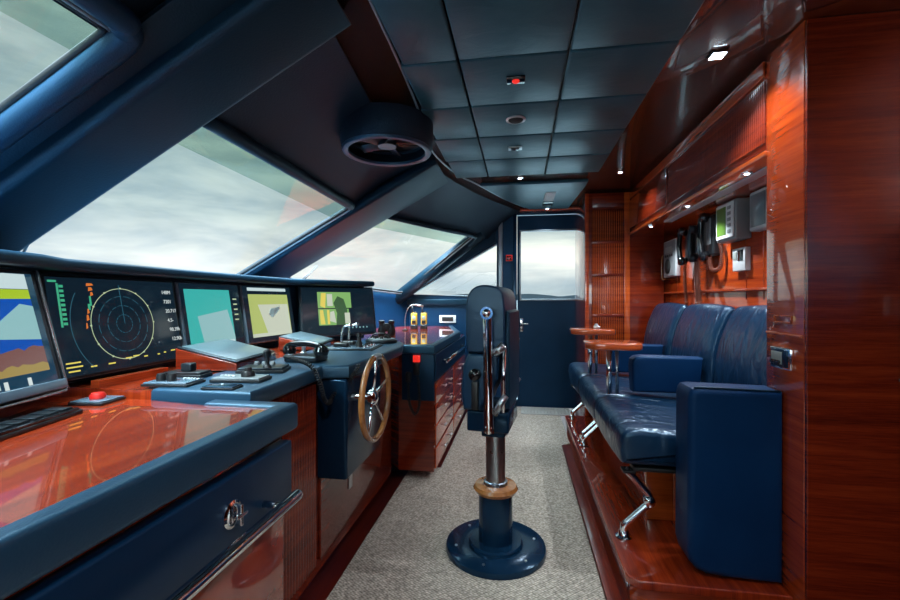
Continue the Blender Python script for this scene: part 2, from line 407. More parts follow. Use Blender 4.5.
# ---- windshield panes
def pane(name, quad, tilt_in, band=None, r=.05):
    """quad in order bottom-near, bottom-far, top-far, top-near; rounded top corners, frame bead and glass"""
    q = [V(p) for p in quad]
    root = bpy.data.objects.new(name, None); COL.objects.link(root); root.location = (q[0]+q[1])/2; root['kind'] = 'structure'
    n = (q[1]-q[0]).cross(q[2]-q[0]).normalized()
    if n.dot(tilt_in) < 0: n = -n
    g = B(); slab(g, [p-n*.012 for p in q], .006)
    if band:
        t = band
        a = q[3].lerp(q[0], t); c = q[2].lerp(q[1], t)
        gb = B(); slab(gb, [p-n*.004 for p in (a, c, q[2], q[3])], .003); struct('window_reflection_band', gb, 'glass_band', root)  # darker strip puts a reflection into the upper glass
    struct('window_glass', g, 'glass', root)
    path = []
    for i in range(4):
        p, pr, nx = q[i], q[i-1], q[(i+1) % 4]
        a = p+(pr-p).normalized()*r; c = p+(nx-p).normalized()*r
        for t in (0, .25, .5, .75, 1): path.append((a.lerp(p, t)).lerp(p.lerp(c, t), t))
    # rubber seal, filled corners
    f = B(); tube(f, [p+n*.006 for p in path], .013, 8, closed=True); struct('window_seal', f, 'gasket', root)
    f = B(); tube(f, [p+n*.02+(p-(q[0]+q[2])/2).normalized()*.013 for p in path], .007, 8, closed=True); struct('window_frame', f, 'window_trim', root)
    # corner fillets
    f = B()
    for i in range(4):
        k = path[i*5:(i+1)*5]; vs = [q[i]]+k
        slab(f, [v+n*.001 for v in vs], .01)
    struct('window_corner', f, 'gasket', root)
    return root
XB = -2.16
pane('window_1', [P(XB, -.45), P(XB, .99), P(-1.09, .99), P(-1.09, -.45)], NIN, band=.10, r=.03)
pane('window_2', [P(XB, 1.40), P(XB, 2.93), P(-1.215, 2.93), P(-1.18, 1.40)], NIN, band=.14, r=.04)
Q3 = [V((-2.05, 3.52, 1.39)), V((-1.29, 4.66, 1.275)), V((-.50, 4.60, 1.885)), V((-1.12, 3.50, 1.90))]
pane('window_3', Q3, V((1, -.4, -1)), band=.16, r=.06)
Q5 = [V((p.x, -.45*2+.98*0+.52-(p.y-2.52), p.z)) for p in Q3]
# near-side corner pane, behind the camera
MIR = .55
Q5 = [V((p.x, MIR-(p.y-MIR)*1.0+0.62-.62, p.z)) for p in Q3]
pane('window_5', [Q5[1], Q5[0], Q5[3], Q5[2]], V((1, .4, -1)), r=.06)

# ---- mullion beams (padded, dark blue)
def beam(name, y0, y1, x0, x1, dep=.09, mat='leather_beam', bev=.03):
    b = B(); pr = []
    A = [P(x0, y0, -.03), P(x0, y1, -.03), P(x0, y1, dep), P(x0, y0, dep)]
    C = [P(x1, y0, -.03), P(x1, y1, -.03), P(x1, y1, dep), P(x1, y0, dep)]
    va = [b.verts.new(p) for p in A]; vc = [b.verts.new(p) for p in C]
    b.faces.new(va[::-1]); b.faces.new(vc)
    sd = [b.faces.new([va[i], va[(i+1) % 4], vc[(i+1) % 4], vc[i]]) for i in range(4)]
    bmesh.ops.recalc_face_normals(b, faces=b.faces[:])
    es = [e for f in sd for e in f.edges if abs((e.verts[0].co-e.verts[1].co).length) > .6]
    _bevel(b, set(es), bev, 5)
    return struct(name, b, mat)
beam('trim_4', 1.10, 1.375, XB-.1, -.60, .10)
beam('trim_5', 2.95, 3.49, XB-.1, -.60, .05)
# sloped cheek between beam 4 and window 1, and the padded light blue reveal frame of window 1
b = B(); slab(b, [P(XB-.1, 1.02, .015), P(-.66, 1.02, .015), P(-.66, 1.13, .06), P(XB-.1, 1.13, .06)], .03, .008); struct('trim_6', b, 'leather_beam')
fr = B()
pts = [P(XB, 1.02, .03), P(-1.5, 1.02, .03), P(-1.22, 1.02, .03), P(-1.08, 1.015, .03), P(-1.05, .985, .03), P(-1.04, .92, .03), P(-1.04, .4, .03), P(-1.04, -.4, .03)]
tube(fr, smooth_path(pts, 8), .036, 16); struct('trim_7', fr, 'leather_reveal')
# corner beam between window 3 and window 4
b = B()
A = [(-1.40, 4.74, 1.17), (-.36, 4.64, 1.955)]
tube(b, [V((-1.42, 4.70, 1.165)), V((-.42, 4.70, 1.925))], .075, 12); struct('trim_8', b, 'leather_beam')
b = B(); slab(b, [(-1.32, 4.80, 1.22), (-.27, 4.80, 1.83), (-.27, 4.80, 1.95), (-.42, 4.79, 1.95), (-1.45, 4.79, 1.20)], .02, .004); struct('trim_9', b, 'leather_navy')

# ---- headliner from the wood strip down to the pane tops
stn = [((-.66, -2.45, 2.163), (-.98, -2.45, 1.9)), ((-.66, -1.0, 2.163), (-1.0, -1.0, PZ(-1.0))), ((-.66, -.47, 2.163), (-1.11, -.47, PZ(-1.11))), ((-.66, .99, 2.163), (-1.11, .99, PZ(-1.11))),
       ((-.66, 1.38, 2.163), (-1.21, 1.39, PZ(-1.21))), ((-.72, 2.0, 2.163), (-1.21, 2.0, PZ(-1.21))), ((-.69, 2.6, 2.163), (-1.21, 2.93, PZ(-1.21))),
       ((-.66, 2.85, 2.163), (-1.22, 2.96, PZ(-1.22))), ((-.60, 3.2, 2.163), (-1.13, 3.48, 1.905)), ((-.53, 3.5, 2.163), (-.93, 3.82, 1.90)), ((-.40, 3.9, 2.163), (-.71, 4.22, 1.89)), ((-.27, 4.22, 2.163), (-.50, 4.60, 1.885)), ((-.0, 4.81, 2.163), (-.33, 4.81, 1.86))]
b = B(); up = V((-.25, 0, .97))*.03; rows = []
for a, c in stn:
    a, c = V(a), V(c); mid = a.lerp(c, .5)+V((-.02, 0, .035))
    rows.append([b.verts.new(p) for p in (a, a.lerp(c, .25)+V((-.012, 0, .028)), mid, a.lerp(c, .75)+V((-.012, 0, .024)), c, c+up, mid+up, a+up)])
for i in range(len(rows)-1):
    for k in range(8): b.faces.new([rows[i][k], rows[i][(k+1) % 8], rows[i+1][(k+1) % 8], rows[i+1][k]])
b.faces.new(rows[0]); b.faces.new(rows[-1][::-1]); bmesh.ops.recalc_face_normals(b, faces=b.faces[:])
struct('ceiling_headliner', b, 'leather_head')
# dark bead along the top of windows 2 and 3
b = B(); tube(b, smooth_path([P(-1.17, 1.40, .015), P(-1.18, 2.2, .015), P(-1.19, 2.90, .015)], 6), .030, 10); struct('trim_10', b, 'leather_beam')
b = B(); tube(b, smooth_path([V((-1.10, 3.50, 1.895)), V((-.76, 4.10, 1.88)), V((-.50, 4.52, 1.87)), V((-.49, 4.62, 1.85)), V((-.56, 4.64, 1.79))], 6), .022, 8); struct('trim_11', b, 'leather_beam')
# walls under the windshield
b = B(); prism(b, [(-2.22, -2.5), (-2.22, 3.3), (-2.08, 3.56), (-1.34, 4.67), (-1.26, 4.819), (-1.5, 4.819), (-2.4, 3.5), (-2.4, -2.5)], 'z', 0, 1.25)
struct('wall_windshield', b, 'paint_blue')
b = B(); prism(b, [(-2.24, -2.5), (-2.24, 3.3), (-2.10, 3.57), (-1.36, 4.67), (-1.28, 4.819), (-1.5, 4.819), (-2.4, 3.5), (-2.4, -2.5)], 'z', 1.2501, 1.29, bev=0)
struct('trim_12', b, 'leather_navy')

# ---- ceiling: lacquered wood deckhead with leather squares
b = B(); box(b, -.85, 2.2, -2.5, 4.95, 2.175, 2.25); struct('ceiling', b, 'wood_ceiling')
b = B(); ys = [3.36-.4145*i for i in range(15)][::-1]; xs = [-.50, -.245, .187, .588]
for j in range(len(ys)-1):
    for i in range(3):
        x0 = xs[i]
        if i == 0: x0 = -.475-.045*max(0, min(1, (ys[j]-1.3)/1.5)) if ys[j] < 2.9 else -.50
        box(b, x0+.0035, xs[i+1]-.0035, ys[j]+.0035, ys[j+1]-.0035, 2.150, 2.1748, .009, 3)
struct('ceiling_panelling', b, 'leather_ceiling')
b = B(); prism(b, [(-.33, 3.60), (.545, 3.60), (.545, 3.75), (.50, 4.62), (.10, 4.62), (-.12, 4.20)], 'z', 2.145, 2.1748, bev=.010); struct('ceiling_panelling', b, 'leather_ceiling')
b = B(); tube(b, smooth_path([(-.478, -1, 2.166), (-.478, 1.3, 2.166), (-.53, 2.4, 2.166), (-.565, 2.8, 2.166), (-.48, 3.3, 2.166), (-.36, 3.6, 2.166), (-.14, 4.2, 2.166), (.05, 4.6, 2.166)], 6), .006, 6); struct('trim_13', b, 'window_trim')
b = B(); prism(b, [(.0, 4.68), (.66, 4.68), (.66, 4.817), (.0, 4.817)], 'z', 2.145, 2.1748, bev=.006); struct('trim_14', b, 'wood_side')

# ---- right side: near cabinet block, alcove wall, overhead cabinet, far locker, back walls
b = B(); box(b, .98, 2.0995, 1.684, 1.914, .0, 2.175, .002)
struct('wall_partition', b, 'wood_side')
pf = thing('wardrobe', 'tall dark red wooden panel door filling the right edge of the photo', 'panel door', (1.5, 1.68, 0))
b = B(); box(b, .9815, 2.0995, 1.668, 1.6835, .0, 2.17, .002); obj('door_panel', b, 'wood_dark', pf)  # darker copy of the wood carries the shade on this face
b = B(); cyl(b, (1.262, 1.667, .93), (1.262, 1.645, .93), .006); cyl(b, (1.24, 1.645, .93), (1.31, 1.645, .93), .006); obj('handle', b, 'chrome', pf)
b = B(); box(b, 1.28, 1.40, 1.915, 4.819, .0, 2.174); struct('wall_right', b, 'wood_side')
b = B(); box(b, 2.1, 2.2, -2.5, 1.95, 0, 2.175); struct('wall_rear', b, 'wood_dark')
# wall behind the camera with a door window and side window (mirror of the far wall)
b = B(); box(b, -2.4, -.1, -2.5, -2.4, 0, 1.25); box(b, -.1, .5, -2.5, -2.4, 0, 1.2); box(b, .5, 2.2, -2.5, -2.4, 0, 2.4); box(b, -2.4, .5, -2.5, -2.4, 1.95, 2.4); box(b, -.30, -.05, -2.5, -2.4, 1.2, 1.95)
struct('wall_near', b, 'paint_blue')

# bench plinth/platform
b = B()
def rc(cx, cy, r, a0, a1, n=6): return [(cx+r*math.cos(math.radians(a0+(a1-a0)*i/n)), cy+r*math.sin(math.radians(a0+(a1-a0)*i/n))) for i in range(n+1)]
ptsP = rc(.47, 1.80, .06, 180, 270)+[(.978, 1.74), (.978, 1.9145), (1.279, 1.9145), (1.279, 4.12), (.56, 4.12)]+rc(.45, 4.12-.04, .04, 90, 180)
prism(b, ptsP, 'z', .085, .12, bev=.006)
o = thing('platform', 'raised red wooden platform with rounded corner under the blue seats', 'platform', (.8, 3, 0))
obj('platform_top', b, 'wood_top', o)
b = B(); prism(b, [(.43, 1.80), (.49, 1.765), (.978, 1.765), (.978, 1.9145), (1.27, 1.92), (1.27, 4.11), (.43, 4.11)], 'z', .0, .0849); obj('riser', b, 'wood_side', o)
b = B(); box(b, .425, .4295, 1.82, 4.1, .03, .06, .0); obj('riser_strip', b, 'silver_edge', o)
b = B(); box(b, .338, .40, 1.6, 3.60, .0005, .016, .004); struct('trim_16', b, 'wood_floor')

# overhead cabinet
o = thing('overhead_cabinet', 'long red lacquered wall cabinet with ribbed doors hanging above the blue seats', 'cabinet', (1.1, 3, 1.79))
b = B(); box(b, .985, 1.279, 1.9155, 4.119, 1.80, 2.1745, .004); obj('body', b, 'wood_dark', o)
b = B(); box(b, .972, 1.279, 1.9155, 4.119, 1.775, 1.7995, .006); obj('bottom_rail', b, 'wood_bright', o)
for i, (a0, a1) in enumerate(((1.93, 2.50), (2.51, 3.08))):
    b = B(); flutes(b, 'x', .984, a0, a1, 1.835, 2.085, .016, .006, -1); obj('ribbed_door', b, 'wood_dark', o)
b = B(); box(b, .9745, .984, 1.93, 4.1, 2.10, 2.165, .002); obj('valance', b, 'wood_side', o)
b = B(); box(b, .975, .9845, 3.10, 4.10, 1.835, 2.085, .003); obj('flat_door', b, 'wood_dark', o)
b = B(); box(b, 1.05, 1.11, 2.0, 3.4, 1.767, 1.7745, .003); obj('reflection_strip', b, 'light_grey', o)  # grey strip standing in for a white reflection; not a lamp

# far locker with louvred door
o = thing('locker', 'tall red wooden locker with a ribbed slatted door beside the blue door', 'locker', (.8, 4.4, 0))
b = B(); box(b, .59, 1.279, 4.125, 4.81, .0, 2.174, .004); obj('body', b, 'wood_dark', o)
b = B(); box(b, .592, .625, 4.105, 4.124, .125, 2.17, .003); obj('stile', b, 'wood_side', o)
b = B(); box(b, .935, .985, 4.108, 4.124, .121, 2.17, .004); obj('corner_post', b, 'wood_bright', o)  # brighter wood puts the daylight on this post into its colour
b = B(); box(b, .652, .928, 4.119, 4.1245, .14, 2.02); ld = obj('slatted_door', b, 'wood_dark', o)
b = B()
for i in range(17): box(b, .660+i*.0158, .6665+i*.0158, 4.109, 4.1189, .145, 2.015, .0015)
obj('slats', b, 'wood_bright', ld)  # lighter wood paints the highlights along the slats
for z in (1.05, 1.42, 1.72): 
    b = B(); box(b, .652, .928, 4.103, 4.113, z-.012, z+.012, .003); obj('rail', b, 'wood_dark', ld)
b = B(); box(b, .655, .930, 4.108, 4.1239, 2.04, 2.16, .002); obj('top_rail', b, 'wood_dark', o)
for i in range(4):
    pass
# seam mouldings on the alcove wall
b = B()
for y in (2.52, 2.70, 3.22, 3.78): box(b, 1.2755, 1.2799, y-.002, y+.002, 1.2, 1.76)
struct('trim_17', b, 'wood_bright')
b = B(); box(b, 1.262, 1.2799, 1.92, 4.10, 1.245, 1.262, .004); struct('trim_18', b, 'wood_side')
b = B(); box(b, .973, .9799, 1.69, 1.91, 1.062, 1.073, .003); struct('trim_19', b, 'wood_bright')
b = B()
for (y0_, y1_, z0_, z1_) in ((1.75, 1.86, 1.110, 1.114), (1.75, 1.86, 1.134, 1.138), (1.75, 1.754, 1.11, 1.138), (1.856, 1.86, 1.11, 1.138)): box(b, .9765, .9799, y0_, y1_, z0_, z1_)
struct('trim_20', b, 'wood_bright')

# ------------------------------------------------------------------ ceiling fittings
def downlight(name, x, y, z, lab, sq=False, rot=0, power=8, grp='recessed ceiling spotlights', s=.028):
    t = thing(name, lab, 'spotlight', (x, y, z), rot, grp)
    M = WM(t)
    b = B()
    if sq: box(b, -s-.008, s+.008, -s-.008, s+.008, -.004, 0, .002, M=M)
    else: lathe(b, [(s+.010, 0), (s+.010, -.004), (s, -.006), (s, 0)], (x, y, z))
    obj('trim_ring', b, 'chrome' if not sq else 'black_gloss', t)
    b = B()
    if sq: box(b, -s, s, -s, s, -.0052, -.0041, .0, M=M)
    else: lathe(b, [(s*.8, -.0008), (s*.8, -.0016)], (x, y, z))
    obj('lamp', b, 'spot_glow', t)
    l = bpy.data.lights.new(name+'_light', 'SPOT'); l.energy = power; l.spot_size = math.radians(120); l.spot_blend = .6; l.shadow_soft_size = .01; l.color = (.85, .93, 1.0)
    lo = bpy.data.objects.new(name+'_light', l); COL.objects.link(lo); lo.location = (x, y, z-.012)
    return t
ZC = 2.174
downlight('spotlight', .778, 1.865, ZC, 'square white ceiling spotlight in dark red wood above the nearest seat', True, 0, 10, s=.024)
downlight('spotlight', .758, 3.46, ZC, 'small round spotlight in the wood ceiling before the ribbed locker', False, 0, 8, s=.018)
downlight('spotlight', .0, 3.50, ZC, 'small round spotlight between the two leather ceiling fields', False, 0, 8, s=.018)
downlight('spotlight', .281, 4.60-.02, 2.1448, 'small spotlight directly above the blue door', False, 0, 9, s=.018)
downlight('spotlight', .778, .2, ZC, 'added unseen square fill spotlight behind the photographer', True, 0, 10, s=.024)  # lamp out of view, added to fill the room with light
downlight('spotlight', -.2, .45, 2.1495, 'added unseen round fill spotlight above the photographer', False, 0, 12, s=.018)  # extra unseen lamp overhead, put in to lift the interior
def under_fill_light(y):
    downlight('spotlight', 1.02, y, 1.7745, 'added small round fill spotlight under the overhead cabinet at %s' % ('its near end' if y < 2.3 else 'its middle' if y < 3.2 else 'its far end'), False, 0, 9, 'added fill spotlights under the overhead cabinet', s=.014)  # lamps added to brighten the dark alcove wall
for y in (2.15, 2.85, 3.6): under_fill_light(y)

t = thing('call_sensor', 'square black ceiling alarm with a glowing red lens, nearest of the ceiling fittings', 'alarm', (-.018, 1.875, 2.15))
b = B(); box(b, -.058, .022, 1.845, 1.905, 2.140, 2.1498, .003); obj('housing', b, 'black_gloss', t)
b = B(); lathe(b, [(.016, 0), (.016, -.004), (.008, -.010)], (-.018, 1.875, 2.14)); obj('lens', b, 'lamp_red', t)
t = thing('ceiling_speaker', 'round black ceiling speaker between the red alarm and the far black box', 'speaker', (-.022, 2.30, 2.15))
b = B(); lathe(b, [(.052, 0), (.052, -.004), (.044, -.008), (.040, -.004)], (-.022, 2.30, 2.1497)); obj('rim', b, 'alu', t)
b = B(); lathe(b, [(.039, -.0041), (.030, -.012), (.004, -.015)], (-.022, 2.30, 2.1497)); obj('grille', b, 'speaker_mesh', t)
t = thing('ceiling_sensor', 'small rectangular black ceiling box, farthest of the three fittings on the leather squares', 'sensor', (-.03, 2.73, 2.15))
b = B(); box(b, -.072, .012, 2.70, 2.76, 2.142, 2.1498, .003); obj('housing', b, 'alu', t)
b = B(); box(b, -.055, -.005, 2.71, 2.75, 2.136, 2.1419, .002); obj('cover', b, 'black_gloss', t)
t = thing('ceiling_vent', 'slotted white air vent in the far leather ceiling panel', 'vent', (.27, 4.15, 2.145))
b = B()
for i in range(7): box(b, .225, .315, 3.90+i*.05, 3.925+i*.05, 2.139, 2.1447, .002)
obj('slats', b, 'white_plastic', t)
b = B(); box(b, .22, .32, 4.27, 4.45, 2.138, 2.1447, .003); obj('dark_grille', b, 'black_gloss', t)

# round ventilation drum
t = thing('ventilation_drum', 'large dark round drum with a pale rim hanging from the ceiling above the dashboard', 'ceiling vent', (-.715, 2.26, 1.98))
c0 = (-.715, 2.26, 0)
b = B(); lathe(b, [(.205, 2.012), (.236, 2.012), (.246, 2.03), (.252, 2.10), (.250, 2.16), (.19, 2.168), (.19, 2.06), (.205, 2.055)], c0, seg=56, cap=False)
obj('drum', b, 'leather_head', t)
b = B(); lathe(b, [(.206, 2.011), (.208, 1.998), (.222, 1.992), (.238, 1.996), (.243, 2.008), (.240, 2.0115)], c0, seg=56, cap=False); obj('rim', b, 'leather_top', t)
b = B(); lathe(b, [(.196, 2.062), (.196, 2.070)], c0, seg=56); obj('back_plate', b, 'black_plastic', t)
b = B(); lathe(b, [(.02, 2.03), (.05, 2.03), (.05, 2.061), (.02, 2.061)], c0, seg=24); obj('hub', b, 'dark_metal', t)
for k in range(5):
    a = k*2*math.pi/5+.3; b = B()
    M = Matrix.Translation((c0[0], c0[1], 2.045)) @ Matrix.Rotation(a, 4, 'Z') @ Matrix.Rotation(.35, 4, 'X')
    box(b, .045, .18, -.03, .03, -.002, .002, .001, M=M); obj('blade', b, 'dark_metal', t)

# ------------------------------------------------------------------ settee: three seats
seat0 = None
lab = ['dark blue leather chair nearest the camera, with a tall blue end panel', 'dark blue leather chair in the middle of the three',
       'dark blue leather chair farthest along the platform by the ribbed locker']
def make_seat(y0, L, label):
    t = thing('lounge_chair', label, 'chair', (.85, y0+L/2, .44), 0, 'blue leather seats on the platform')
    b = B(); pr = [(.445, .46), (.435, .50), (.43, .55), (.44, .60), (.47, .625), (.54, .632), (.75, .618), (1.0, .60), (1.05, .595), (1.06, .58), (1.06, .46)]
    loft(b, dense([(.50, .452)]+pr[:-1]+[(1.06, .50), (1.06, .452)], 3), y0+.004, y0+L-.004, .035, .010); obj('seat_cushion', b, 'leather_seat', t)
    b = B(); pr = [(1.070, .602), (1.064, .70), (1.066, .80), (1.078, .90), (1.102, 1.0), (1.138, 1.09), (1.168, 1.142), (1.195, 1.166), (1.22, 1.168), (1.243, 1.155), (1.252, 1.12), (1.252, 1.05), (1.252, .85), (1.252, .65), (1.25, .602), (1.15, .602)]
    loft(b, dense(pr, 3), y0+.004, y0+L-.055, .032, .014); obj('backrest', b, 'leather_seat', t)
    b = B(); pr = [(1.13, .602), (1.15, .85), (1.19, 1.0), (1.215, 1.10), (1.225, 1.138), (1.2705, 1.14), (1.2705, .602)]
    prism(b, pr, 'y', y0+L-.052, y0+L-.006, bev=.010); obj('side_bolster', b, 'leather_seat_smooth', t)
    b = B(); box(b, .50, 1.25, y0+.02, y0+L-.02, .432, .450, .004); obj('seat_board', b, 'black_plastic', t)
    return t
def make_arm(t, y):
    b = B(); prism(b, [(.672, .64), (.665, .80), (.67, .835), (.69, .852), (.73, .858), (1.065, .852), (1.045, .64)], 'y', y-.055, y+.055, bev=.018, seg=4)
    a = obj('armrest', b, 'leather_seat_smooth', t)
    return a
def make_leg(t, y):
    b = B(); tube(b, smooth_path([(.47, y, .43), (.50, y, .40), (.545, y, .35), (.573, y, .315), (.572, y, .285), (.545, y, .255), (.495, y, .205), (.468, y, .178), (.464, y, .16), (.464, y, .128)], 5), .0165, 14)
    l = obj('leg', b, 'chrome', t, 'bent chrome leg')
    b = B(); lathe(b, [(.036, 0), (.036, .006), (.026, .012), (.021, .03), (.017, .034)], (.464, y, .121)); obj('foot', b, 'chrome', l)
    b = B(); cyl(b, (.572, y-.018, .295), (.572, y+.018, .295), .024); obj('clamp', b, 'chrome', l)
    b = B(); box(b, .455, .51, y-.03, y+.03, .42, .4318, .003); obj('bracket', b, 'black_plastic', l)
seat0 = make_seat(2.0, .70, lab[0])
seat1 = dup(seat0, (.85, 2.35+.703, .44), lab[1]); seat2 = dup(seat0, (.85, 2.35+1.405, .44), lab[2])
make_arm(seat0, 2.78); make_arm(seat1, 3.49)
make_leg(seat0, 2.05); make_leg(seat1, 3.28); make_leg(seat1, 3.38); make_leg(seat2, 4.0)
# near end panel belongs to the nearest chair
b = B(); prism(b, [(.642, .22), (.652, .18), (.675, .152), (.71, .14), (.77, .132), (.977, .128), (.977, .850), (.69, .856), (.660, .852), (.650, .838), (.645, .81)], 'y', 1.785, 1.95, bev=.028, seg=5)
ep = obj('end_panel', b, 'leather_seat_smooth', seat0, 'tall smooth blue leather end panel')
b = B(); tube(b, smooth_path([(.67, 1.80, .853), (.70, 1.80, .857), (.97, 1.80, .851)], 4), .004, 6); obj('piping', b, 'leather_navy', ep)
b = B(); box(b, .72, .95, 1.83, 1.94, .1205, .132); obj('foot', b, 'black_plastic', ep)
# bench base
t = thing('storage_plinth', 'red wooden storage base with ribbed front beneath the blue seats', 'bench base', (1.0, 3.2, .12))
b = B(); box(b, .74, 1.27, 2.30, 4.07, .121, .4315, .004); obj('body', b, 'wood_side', t)
b = B(); flutes(b, 'x', .739, 2.34, 3.2, .14, .42, .016, .006, -1); obj('ribbed_front', b, 'wood_side', t)
b = B(); flutes(b, 'x', .739, 3.22, 4.06, .14, .42, .016, .006, -1); obj('ribbed_front', b, 'wood_side', t)
b = B(); box(b, .61, .735, 2.235, 2.295, .121, .4315, .004); box(b, .735, 1.27, 2.235, 2.2995, .121, .4315, .004); obj('end_board', b, 'wood_bright', t)
# small side tables between the seats
def make_table(x, y, z, label):
    t = thing('side_table', label, 'side table', (x, y, .60), 0, 'small wooden tables on chrome posts')
    b = B(); R = .165; pts = []
    for k in range(40):
        a = 2*math.pi*k/40; cx, sx = math.cos(a), math.sin(a)
        pts.append((x+R*abs(cx)**.6*(1 if cx > 0 else -1), y+.13*abs(sx)**.6*(1 if sx > 0 else -1)))
    prism(b, pts, 'z', z-.042, z, bev=.010); obj('table_top', b, 'wood_bright', t)
    b = B(); cyl(b, (x-.015, y, .63), (x-.015, y, z-.042), .017); obj('post', b, 'chrome', t)
    b = B(); cyl(b, (x+.03, y, .63), (x+.03, y, z-.042), .010); obj('post', b, 'steel_brushed', t)
    return t
make_table(.545, 2.71, .945, 'red wooden table top on a chrome post between the nearest and middle seats')
make_table(.545, 3.425, .975, 'red wooden table top on a chrome post, the farther of two, before the locker')
b = B(); box(b, .555, .60, 3.40, 3.44, .9755, .995, .004); ball(b, (.575, 3.42, 1.0), .014); o = obj('table_lamp_switch', b, 'alu'); tag(o, 'tiny metal fitting lying on the farther small wooden table', 'fitting')

# ------------------------------------------------------------------ devices on the alcove wall (x = 1.28, facing -x)
WX = 1.2795
def wbox(bm, y0, y1, z0, z1, d0, d1, bev=.003): return box(bm, WX-d1, WX-d0, y0, y1, z0, z1, bev)
t = thing('intercom_panel', 'grey wall intercom with round grille, leftmost device above the seats', 'intercom', (1.27, 3.95, 1.38))
b = B(); wbox(b, 3.72, 4.03, 1.385, 1.695, .0, .035, .008); obj('housing', b, 'light_grey', t)
b = B(); wbox(b, 3.745, 4.005, 1.395, 1.685, .0351, .040, .002); obj('face_plate', b, 'grey_plastic', t)
b = B(); cyl(b, (WX-.0401, 3.90, 1.475), (WX-.046, 3.90, 1.475), .062, 32); obj('grille', b, 'speaker_mesh', t)
b = B(); wbox(b, 3.80, 3.97, 1.59, 1.64, .0401, .043, .001); obj('display', b, 'lcd_grey', t)
for i in range(4):
    b = B(); wbox(b, 3.79+i*.05, 3.82+i*.05, 1.555, 1.575, .0401, .045, .001); obj('button', b, 'black_plastic', t)
def phone(yc, zt, zb, label, cordm, big=False, cords=1, pale=False):
    t = thing('wall_telephone', label, 'telephone', (1.26, yc, zb), 0, 'telephones on the wood wall')
    w = .075 if big else .055
    b = B(); wbox(b, yc-w, yc+w, zb+.03, zt-.02, .0, .06 if big else .04, .010); obj('cradle', b, 'black_plastic' if not pale else 'grey_plastic', t)
    off = .085 if big else .075
    pts = [(WX-off+.012, yc+.01, zt-.01), (WX-off-.01, yc+.01, zt-.04), (WX-off-.02, yc+.01, (zt+zb)/2), (WX-off-.01, yc+.01, zb+.04), (WX-off+.012, yc+.01, zb+.01)]
    b = B(); tube(b, smooth_path(pts, 6), .018 if not big else .022, 12)
    for z in (zt-.03, zb+.03): cyl(b, (WX-off-.02, yc+.01, z), (WX-off+.030, yc+.01, z), .031, 20)
    obj('handset', b, 'black_gloss' if not pale else 'dark_metal', t)
    for k in range(cords):
        y = yc+.02-.05*k
        pz = [(WX-.05, y, zb+.02), (WX-.045, y+.01, 1.30), (WX-.035, y+.015, 1.20), (WX-.04, y, 1.156)]
        if big: pz = [(WX-.05, yc, zb+.03), (WX-.06, yc-.05, zb-.06), (WX-.04, yc-.12, zb-.06), (WX-.03, yc-.13, zb+.03), (WX-.03, yc-.10, zb+.10)]
        b = B(); tube(b, coil(pz, .011, .013, 8), .0035, 5); obj('coiled_cord', b, cordm, t)
    if big:
        b = B(); wbox(b, yc-.045, yc+.03, zb+.10, zt-.04, .0601, .064, .002); obj('keypad', b, 'grey_plastic', t)
    return t
phone(3.47, 1.735, 1.455, 'black handset hanging on a small cradle, farthest of three wall telephones', 'cord_brown')
phone(3.27, 1.72, 1.46, 'brownish handset with two long coiled cords, middle of three wall telephones', 'cord_brown', cords=2, pale=True)
phone(3.06, 1.765, 1.455, 'largest black wall telephone, nearest of three, with a looped brown coil', 'cord_brown', big=True)
t = thing('depth_display', 'grey boxed instrument with a green screen on the wood wall above the seats', 'instrument', (1.25, 2.75, 1.55))
b = B(); wbox(b, 2.64, 2.88, 1.54, 1.770, .0, .085, .010); obj('housing', b, 'grey_plastic', t)
b = B(); wbox(b, 2.655, 2.865, 1.555, 1.757, .0851, .094, .004); obj('face_plate', b, 'white_plastic', t)
b = B(); wbox(b, 2.735, 2.85, 1.575, 1.74, .0941, .096, .001); obj('screen', b, 'lcd_green', t)
for i in range(5):
    b = B(); wbox(b, 2.675, 2.715, 1.58+i*.034, 1.60+i*.034, .0941, .098, .002); obj('button', b, 'grey_plastic', t)
t = thing('thermostat', 'small pale grey wall controller below the green screen instrument', 'controller', (1.27, 2.72, 1.36))
b = B(); wbox(b, 2.655, 2.80, 1.362, 1.495, .0, .03, .004); obj('housing', b, 'white_plastic', t)
b = B(); wbox(b, 2.675, 2.735, 1.42, 1.482, .0301, .033, .001); obj('display', b, 'black_gloss', t)
b = B(); wbox(b, 2.745, 2.79, 1.43, 1.475, .0301, .034, .001); obj('dial_plate', b, 'lcd_grey', t)
t = thing('wall_monitor', 'narrow grey instrument half hidden by the wooden pillar', 'instrument', (1.26, 2.46, 1.6))
b = B(); wbox(b, 2.37, 2.55, 1.56, 1.77, .0, .06, .012); obj('housing', b, 'light_grey', t)
b = B(); wbox(b, 2.39, 2.53, 1.58, 1.75, .0601, .064, .002); obj('screen', b, 'plotter_glass', t)
b = B(); wbox(b, 2.39, 2.475, 1.275, 1.50, .0, .004, .001); o = obj('cupboard_niche', b, 'black_gloss'); tag(o, 'dark upright slot in the wood wall just left of the pillar', 'niche')
t = thing('grab_bar', 'slim upright metal bar at the far left end of the wood wall', 'handle', (1.26, 4.08, 1.4))
b = B(); tube(b, smooth_path([(WX, 4.085, 1.58), (WX-.03, 4.085, 1.57), (WX-.03, 4.085, 1.39), (WX, 4.085, 1.38)], 5), .006, 8); obj('bar', b, 'wood_rim', t)

